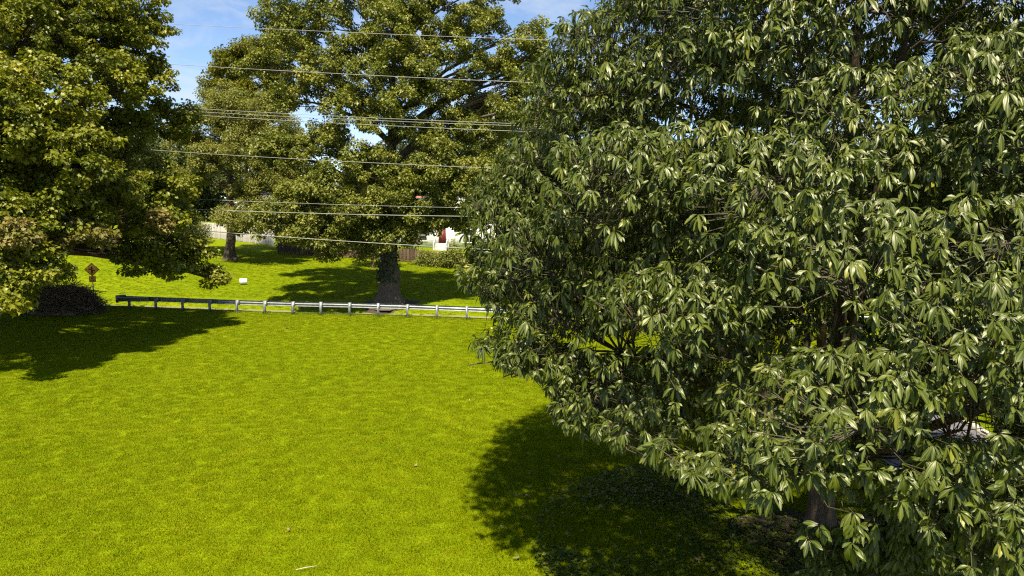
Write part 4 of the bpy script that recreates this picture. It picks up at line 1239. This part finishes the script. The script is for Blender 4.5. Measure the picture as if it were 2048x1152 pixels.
def white_house():
    A = ground_at(770, 93)
    z = float(terrain(A[0] + 10, 93)) - .15
    t = thing('white_house', 'white clapboard house with a red front door behind the picket fence', 'house', None, (A[0], 93, z), R(-3))
    gable_house(t, 24, 8, 4.4, 7.2, M['siding'], M['shingle'])
    X = lambda px: (px - 770) / FPX * 93
    zz = lambda py: at(900, py, 93)[2] - z
    for px in (791, 846, 1000, 1050): window(t, X(px), zz(470), 1.1, 1.5, M['white_paint'])
    for px in (933.5, 945.5): window(t, X(px), zz(472), .75, 1.65, M['white_paint'])
    d = link('door', Soup().box((0, -.03, 1.02), (.95, .06, 2.05)).mesh('door'), M['red_paint'], t); d.location = (X(886), 0, .95)
    link('frame', Soup().box((-.55, -.04, 1.02), (.12, .1, 2.05)).box((.55, -.04, 1.02), (.12, .1, 2.05)).box((0, -.041, 2.12), (1.22, .1, .14)).mesh('frame'), M['white_paint'], d)
    link('handle', Soup().tube([(.36, -.08, .95), (.36, -.08, 1.1)], .02, 6).mesh('handle'), M['steel'], d)
    for k in range(5):
        s = link('step', Soup().box((0, 0, 0), (1.5, .34, .95 - .19 * k)).mesh('step'), M['stone'], t); s.location = (X(886), -.92 - .34 * k, (.95 - .19 * k) / 2 - .02)
    l_ = link('landing', Soup().box((0, 0, 0), (1.9, .74, .97)).mesh('landing'), M['stone'], t); l_.location = (X(886), -.375, .46)
    for sx in (-.85, .85):
        s = Soup().tube([(0, -.4, 1.85), (0, -2.5, .95)], .055, 6)
        for y, z0, z1 in ((-.4, .9, 1.85), (-1.1, .5, 1.55), (-1.8, .1, 1.25), (-2.5, -.3, .95)): s.tube([(0, y, z0), (0, y, z1)], .045, 6)
        r_ = link('stair_railing', s.mesh('stair_railing'), M['white_paint'], t); r_.location = (X(886) + sx, 0, 0)
    # white dormer
    dx = X(925)
    s = Soup().box((dx, 1.7, 5.6), (2.4, 2.4, 1.6)); V = np.array([(dx - 1.2, .5, 6.4), (dx + 1.2, .5, 6.4), (dx, .5, 7.2), (dx - 1.2, 2.9, 6.4), (dx + 1.2, 2.9, 6.4), (dx, 2.9, 7.2)])
    s.add(V, np.array([[0, 1, 2], [3, 5, 4], [0, 2, 5], [0, 5, 3], [1, 4, 5], [1, 5, 2]]))
    link('dormer', s.mesh('dormer'), M['siding'], t)
    c = link('chimney', Soup().box((0, 0, 0), (.9, .7, 2.4)).mesh('chimney'), M['brick'], t); c.location = (4.0, 4.0, 6.15)
white_house()
def red_shed():
    A = ground_at(505, 96)
    t = thing('red_shed', 'red wooden shed with white corner trim behind the board fence', 'shed', None, tuple(A), R(-8))
    gable_house(t, 4.8, 4.0, 4.3, 5.8, M['red_siding'], M['shingle'])
    x = (538 - 505) / FPX * 96
    link('trim', Soup().box((x, -.02, 2.2), (.14, .06, 4.2)).mesh('trim'), M['white_paint'], t)
    window(t, x + 1.2, 2.8, .8, 1.0, M['white_paint'])
red_shed()
def patio_umbrella():
    g = ground_at(837.5, 84)
    t = thing('patio_umbrella', 'closed grey patio umbrella standing in front of the white house', 'umbrella', None, tuple(g))
    link('pole', Soup().tube([(0, 0, 0), (0, 0, 2.75)], .03, 8).mesh('pole'), M['twig'], t)
    a = np.arange(16) * 2 * math.pi / 16; k = 1 + .22 * (np.arange(16) % 2)
    V = []
    for z, r in ((1.0, .20), (1.15, .24), (1.7, .16), (2.3, .08), (2.65, .03)):
        V.append(np.stack([r * k * np.cos(a), r * k * np.sin(a), np.full(16, z)], 1))
    i = np.arange(4)[:, None] * 16; j = np.arange(16)[None]; j2 = (j + 1) % 16
    M['canvas'] = plain('grey_canvas', (.22, .18, .16), .9, var=.2)
    link('canopy', tri_mesh('canopy', np.concatenate(V), np.stack([i + j, i + j2, i + 16 + j2, i + 16 + j], -1).reshape(-1, 4)), M['canvas'], t)
    link('base', Soup().tube([(0, 0, 0), (0, 0, .08)], .28, 14).mesh('base'), M['stone'], t)
patio_umbrella()
def shrub(px, Y, w, h, label, mat, seed, L=.16):
    rng = np.random.RandomState(seed)
    g = ground_at(px, Y)
    t = thing('shrub', label, 'shrub', 'garden shrubs by the fence', tuple(g))
    n = int(34 * w * h) + 10
    u = unit(rng.normal(size=(n, 3))) * rng.uniform(.55, 1, (n, 1)); u[:, 2] = np.abs(u[:, 2])
    C = u * np.array([w / 2, w / 2, h]) 
    C = C * (1 + .25 * np.sin(3.1 * C[:, :1] + seed) * np.cos(2.3 * C[:, 2:] + seed))
    v, f, c = clump_leaves(C, rng.uniform(.2, .42, n), 14, L, LEAF_DIAMOND, rng)
    V, F = prisms(np.zeros((n, 3)) + rng.normal(0, .05, (n, 3)) * np.array([1, 1, 0]), C, .014, .005)
    stuff(link('stems', tri_mesh('stems', V, F), M['bark'], t)); stuff(link('foliage', tri_mesh('foliage', v, f, c), mat, t))
shrub(858, 76, 3.6, 1.7, 'bright green shrub leaning over the picket fence', M['oak_leaf'], 201)
shrub(905, 75.5, 3.4, 2.6, 'tall loose shrub at the picket fence near the steps', M['oak_leaf'], 202)
shrub(815, 80, 2.2, 2.0, 'shrub behind the picket fence under the umbrella', M['dark_leaf'], 203)
shrub(380, 84, 5.0, 3.2, 'wide shrub at the end of the white board fence', M['fine_leaf'], 204)
shrub(580, 82, 3.2, 3.6, 'dark shrub between the white board fence and picket fence', M['dark_leaf'], 205)
shrub(350, 82, 6.0, 4.2, 'large shrub behind the maple on the upper lawn', M['dark_leaf'], 206)
shrub(640, 80, 3.0, 3.4, 'dark shrub behind the picket fence by the tallest tree', M['dark_leaf'], 207)
shrub(700, 81, 3.4, 3.6, 'broad shrub behind the middle of the picket fence', M['dark_leaf'], 208)
shrub(965, 80, 4.0, 2.6, 'low shrub under the double window of the house', M['oak_leaf'], 209)

# ------------------------------------------------------------------ fallen leaves and litter on the lawn
M['dry_leaf'] = plain('dry_leaf', (.20, .15, .07), .8, var=.25)
M['pale_leaf'] = plain('pale_dry_leaf', (.36, .31, .19), .8, var=.15)
def fallen(px, py, size, label, mat, seed, n=1):
    rng = np.random.RandomState(seed)
    v_ = at(px, py, 1.0); k = CAM_H / (CAM_H - v_[2]); X, Y = v_[0] * k, k
    z = float(terrain(X, Y)); k = (CAM_H - z) / (CAM_H - v_[2]); X, Y = v_[0] * k, k
    Vs = Leaves()
    for q in range(n):
        Vs.add(*leaf_soup(rng.normal(0, size * .35 * (n > 1), (1, 3)) * np.array([1, 1, .2]) + np.array([[0, 0, .07]]), rng.normal(0, 1, (1, 3)) * np.array([1, 1, .3]), np.array([[0, -.3, 1.]]) + rng.normal(0, .3, (1, 3)), size, LEAF_MAPLE, 1.1, .3, -.15, np.array([.5])))
    o = link('fallen_leaf', Vs.mesh('fallen_leaf'), mat); o.location = (X, Y, float(terrain(X, Y)))
    tag(o, label, 'leaf')
fallen(573, 657, .26, 'large pale crumpled leaf on the lawn near the guardrail', M['pale_leaf'], 1, 2)
fallen(830, 934, .10, 'tan leaf lying on the open lawn beside the tree shadow', M['dry_leaf'], 2)
fallen(985, 659, .14, 'white scrap beside the guardrail at the chestnut bough tips', M['pale_leaf'], 3)
fallen(938, 803, .06, 'tiny pale leaf on the open lawn outside the tree shadow', M['pale_leaf'], 4)
fallen(578, 1066, .06, 'small brown leaf on the sunlit lawn near the dry stick', M['dry_leaf'], 5)
fallen(1138, 970, .13, 'dull brown leaf inside the chestnut shadow', M['brush'], 6)
fallen(1392, 1122, .14, 'dark curled leaf in the ground cover under the chestnut', M['brush'], 7)
fallen(1565, 1108, .16, 'orange-brown leaf on bare soil by the chestnut trunk', M['dry_leaf'], 8)
v_ = at(610, 1144, 1.0); k = CAM_H / (CAM_H - v_[2])
s = link('dry_stick', Soup().tube([(-.16, -.05, .06), (0, 0, .075), (.12, .05, .07), (.2, .1, .06)], [.008, .010, .008, .005], 6).mesh('dry_stick', True), M['pale_leaf'])
s.location = (v_[0] * k, k, float(terrain(v_[0] * k, k)))
tag(s, 'short pale dry stick lying on the sunlit lawn', 'stick')

# ------------------------------------------------------------------ weeds along the rail, leaf litter under the chestnut
def weeds():
    rng = np.random.RandomState(91)
    n = 5200
    sx = rng.uniform(-30, 14, n); Xr = sx; side = rng.normal(-.18, .22, n)
    post = np.round((sx + 24.06) / 1.93) * 1.93 - 24.06
    near_post = rng.rand(n) < .45
    X = np.where(near_post, post + rng.normal(0, .14, n), sx); Y = rail_y(X) + side
    h = rng.uniform(.08, .24, n) * np.where(near_post, 1.25, .8)
    P = np.stack([X, Y, terrain(X, Y) - .01], 1)
    d = unit(rng.normal(0, .35, (n, 3)) + np.array([0, 0, 1.]))
    v, f, c = leaf_soup(P, d, rng.normal(0, 1, (n, 3)), h, LEAF_DIAMOND, .16, .1, .25, rng.rand(n))
    stuff(tag(link('weeds', tri_mesh('weeds', v, f, c), M['cover_leaf']), 'longer weeds growing round the guardrail posts', 'weeds'))
    n = 420
    a = rng.rand(n) * 6.283; r = 6.5 * np.sqrt(rng.rand(n))
    X = 6.2 + r * np.cos(a); Y = 14.5 + r * np.sin(a); P = np.stack([X, Y, terrain(X, Y) + rng.uniform(.03, .09, n)], 1)
    v, f, c = leaf_soup(P, rng.normal(0, 1, (n, 3)) * np.array([1, 1, .25]), np.array([0, 0, 1.]) + rng.normal(0, .35, (n, 3)), rng.uniform(.07, .14, n), LEAF_MID, .55, .5, .1, rng.rand(n))
    stuff(tag(link('leaf_litter', tri_mesh('leaf_litter', v, f, c), M['dry_leaf']), 'scattered brown fallen leaves under the chestnut', 'leaf litter'))
weeds()
